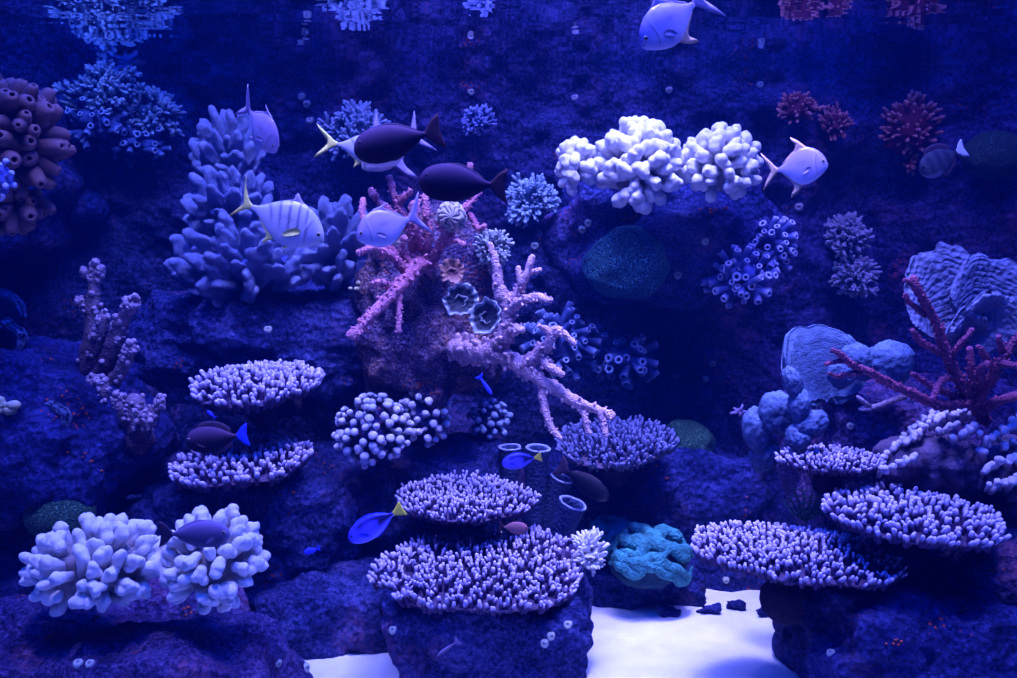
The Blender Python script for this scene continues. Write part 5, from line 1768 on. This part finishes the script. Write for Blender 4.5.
fish('small_damselfish', 'tiny blue fish above the low dark boulder', 'fish', (304, 553), (317, 549), 2.6, 2.6, 'tang', plainblue, 'fish_blue', long_fins('fin_blue', 0.03, FAN, 'fin_blue'), 1.0, group='tiny blue fish', iris=False)
fish('small_damselfish', 'tiny blue fish above the dark surgeonfish', 'fish', (207, 411), (214, 417), 2.75, 2.75, 'tang', plainblue, 'fish_blue', long_fins('fin_blue', 0.03, FAN, 'fin_blue'), 0.9, group='tiny blue fish', iris=False)
fish('small_wrasse', 'slim blue fish under the crusty outcrop', 'fish', (492, 395), (481, 379), 2.75, 2.75, 'wrasse', plainblue, 'fish_blue', [('tail_fin', FAN, 'fin_blue', 0)], 1.0, group='slim small fish', iris=False)
fish('small_wrasse', 'slim pale violet fish low in front of the rock pillar', 'fish', (437, 656), (455, 643), 2.3, 2.3, 'wrasse', greyfish, 'fish_dark', [('tail_fin', FAN, 'fin_grey', 0)], 0.8, group='slim small fish', iris=False)


# ----------------------------------------------------------------------------
# lights over the tank with added fill lamps, water, camera
# ----------------------------------------------------------------------------
def area(name, loc, target, size, power, col, size_y=None, spread=None):
    l = bpy.data.lights.new(name, 'AREA')
    l.energy = power
    l.color = col
    l.size = size
    if size_y:
        l.shape = 'RECTANGLE'; l.size_y = size_y
    if spread:
        l.spread = math.radians(spread)
    o = bpy.data.objects.new(name, l)
    COL.objects.link(o)
    o.location = loc
    d = Vector(target) - Vector(loc)
    o.rotation_euler = d.to_track_quat('-Z', 'Y').to_euler()
    return o


VW = (0.39, 0.375, 1.0)
BL = (0.004, 0.058, 1.0)
area('tank_or_fill_light', (0.25, 2.3, 3.3), (0.3, 2.75, 0.0), 0.4, 15, VW, spread=80)
area('tank_or_fill_light', (0.6, 2.5, 3.3), (0.55, 3.0, 0.0), 0.3, 8.5, VW, spread=45)
area('tank_or_fill_light', (0.45, 2.7, 3.3), (0.45, 3.35, 1.6), 0.3, 3.6, VW, spread=60)
area('tank_or_fill_light', (-0.95, 1.65, 3.2), (-0.95, 2.3, 0.5), 0.3, 8, VW, spread=65)
area('tank_or_fill_light', (1.0, 1.9, 3.2), (1.1, 2.5, 0.6), 0.3, 8, VW, spread=65)
area('tank_or_fill_light', (-0.6, 2.3, 3.3), (-0.55, 3.1, 1.0), 0.3, 6, VW, spread=70)
area('tank_or_fill_light', (-0.95, 2.7, 3.2), (-0.95, 3.5, 1.4), 0.3, 6, (0.34, 0.36, 1.0), spread=60)  # fill lamp added to brighten the lavender paddle corals
area('tank_or_fill_light', (-0.1, 2.2, 3.1), (-0.2, 2.95, 1.2), 0.3, 4, VW, spread=50)  # added to lift the outcrop that the other lamps miss
area('wall_fill', (0.0, 3.5, 2.9), (0.0, 4.3, 1.5), 2.0, 16, (0.3, 0.24, 1.0), 0.25, spread=110)  # added wash grazing the upper wall so its texture shows
area('tank_or_fill_light', (0.3, 3.05, 3.1), (0.3, 3.7, 1.0), 0.3, 4.0, (0.26, 0.3, 1.0), spread=55)  # extra lamp added because the blue tube corals came out dark
area('tank_or_fill_light', (1.45, 3.1, 3.0), (1.6, 3.6, 1.6), 0.3, 2.2, (0.75, 0.34, 1.0), spread=70)  # reddish fill added for the dim red bush corals
area('tank_or_fill_light', (-1.5, 3.1, 3.0), (-1.75, 3.8, 1.7), 0.3, 3.5, (0.22, 0.3, 1.0), spread=60)  # added fill for the bush corals on the left wall
area('blue_fill', (0, 1.6, 3.6), (0, 2.6, 0.8), 4.5, 335, BL, 2.2)  # added ambient fill, stands in for blue light scattered by the water
area('blue_fill', (0, 3.1, 3.6), (0, 3.1, 0.8), 4.5, 165, BL, 1.6)  # second added ambient fill, over the back of the tank

w = bpy.data.worlds.new('World')
SC.world = w
w.use_nodes = True
nt = w.node_tree
nt.nodes.clear()
wo = nt.nodes.new('ShaderNodeOutputWorld')
bg = nt.nodes.new('ShaderNodeBackground')
bg.inputs[0].default_value = (0.0, 0.0, 0.02, 1)
bg.inputs[1].default_value = 1.0
nt.links.new(bg.outputs[0], wo.inputs[0])
vs = nt.nodes.new('ShaderNodeVolumeScatter')
vs.inputs['Color'].default_value = (0.01, 0.2, 1.0, 1)
vs.inputs['Density'].default_value = 0.014
nt.links.new(vs.outputs[0], wo.inputs['Volume'])

cam = bpy.data.cameras.new('camera')
cam.sensor_fit = 'HORIZONTAL'
cam.sensor_width = 36.0
cam.lens = 36.0 * F / 1017.0
cam.clip_start = 0.05
co = bpy.data.objects.new('camera', cam)
COL.objects.link(co)
co.location = (0, 0, CAM_Z)
co.rotation_euler = (PI / 2 - TH, 0, 0)
SC.camera = co

SC.view_settings.view_transform = 'Standard'
SC.view_settings.look = 'None'
SC.view_settings.gamma = 1.0
SC.view_settings.use_curve_mapping = False
SC.view_settings.exposure = 0.0
SC.cycles.use_denoising = True
SC.cycles.max_bounces = 6
SC.cycles.diffuse_bounces = 3
SC.cycles.glossy_bounces = 3
SC.cycles.transparent_max_bounces = 8
SC.cycles.volume_bounces = 0
SC.cycles.caustics_reflective = False
SC.cycles.caustics_refractive = False
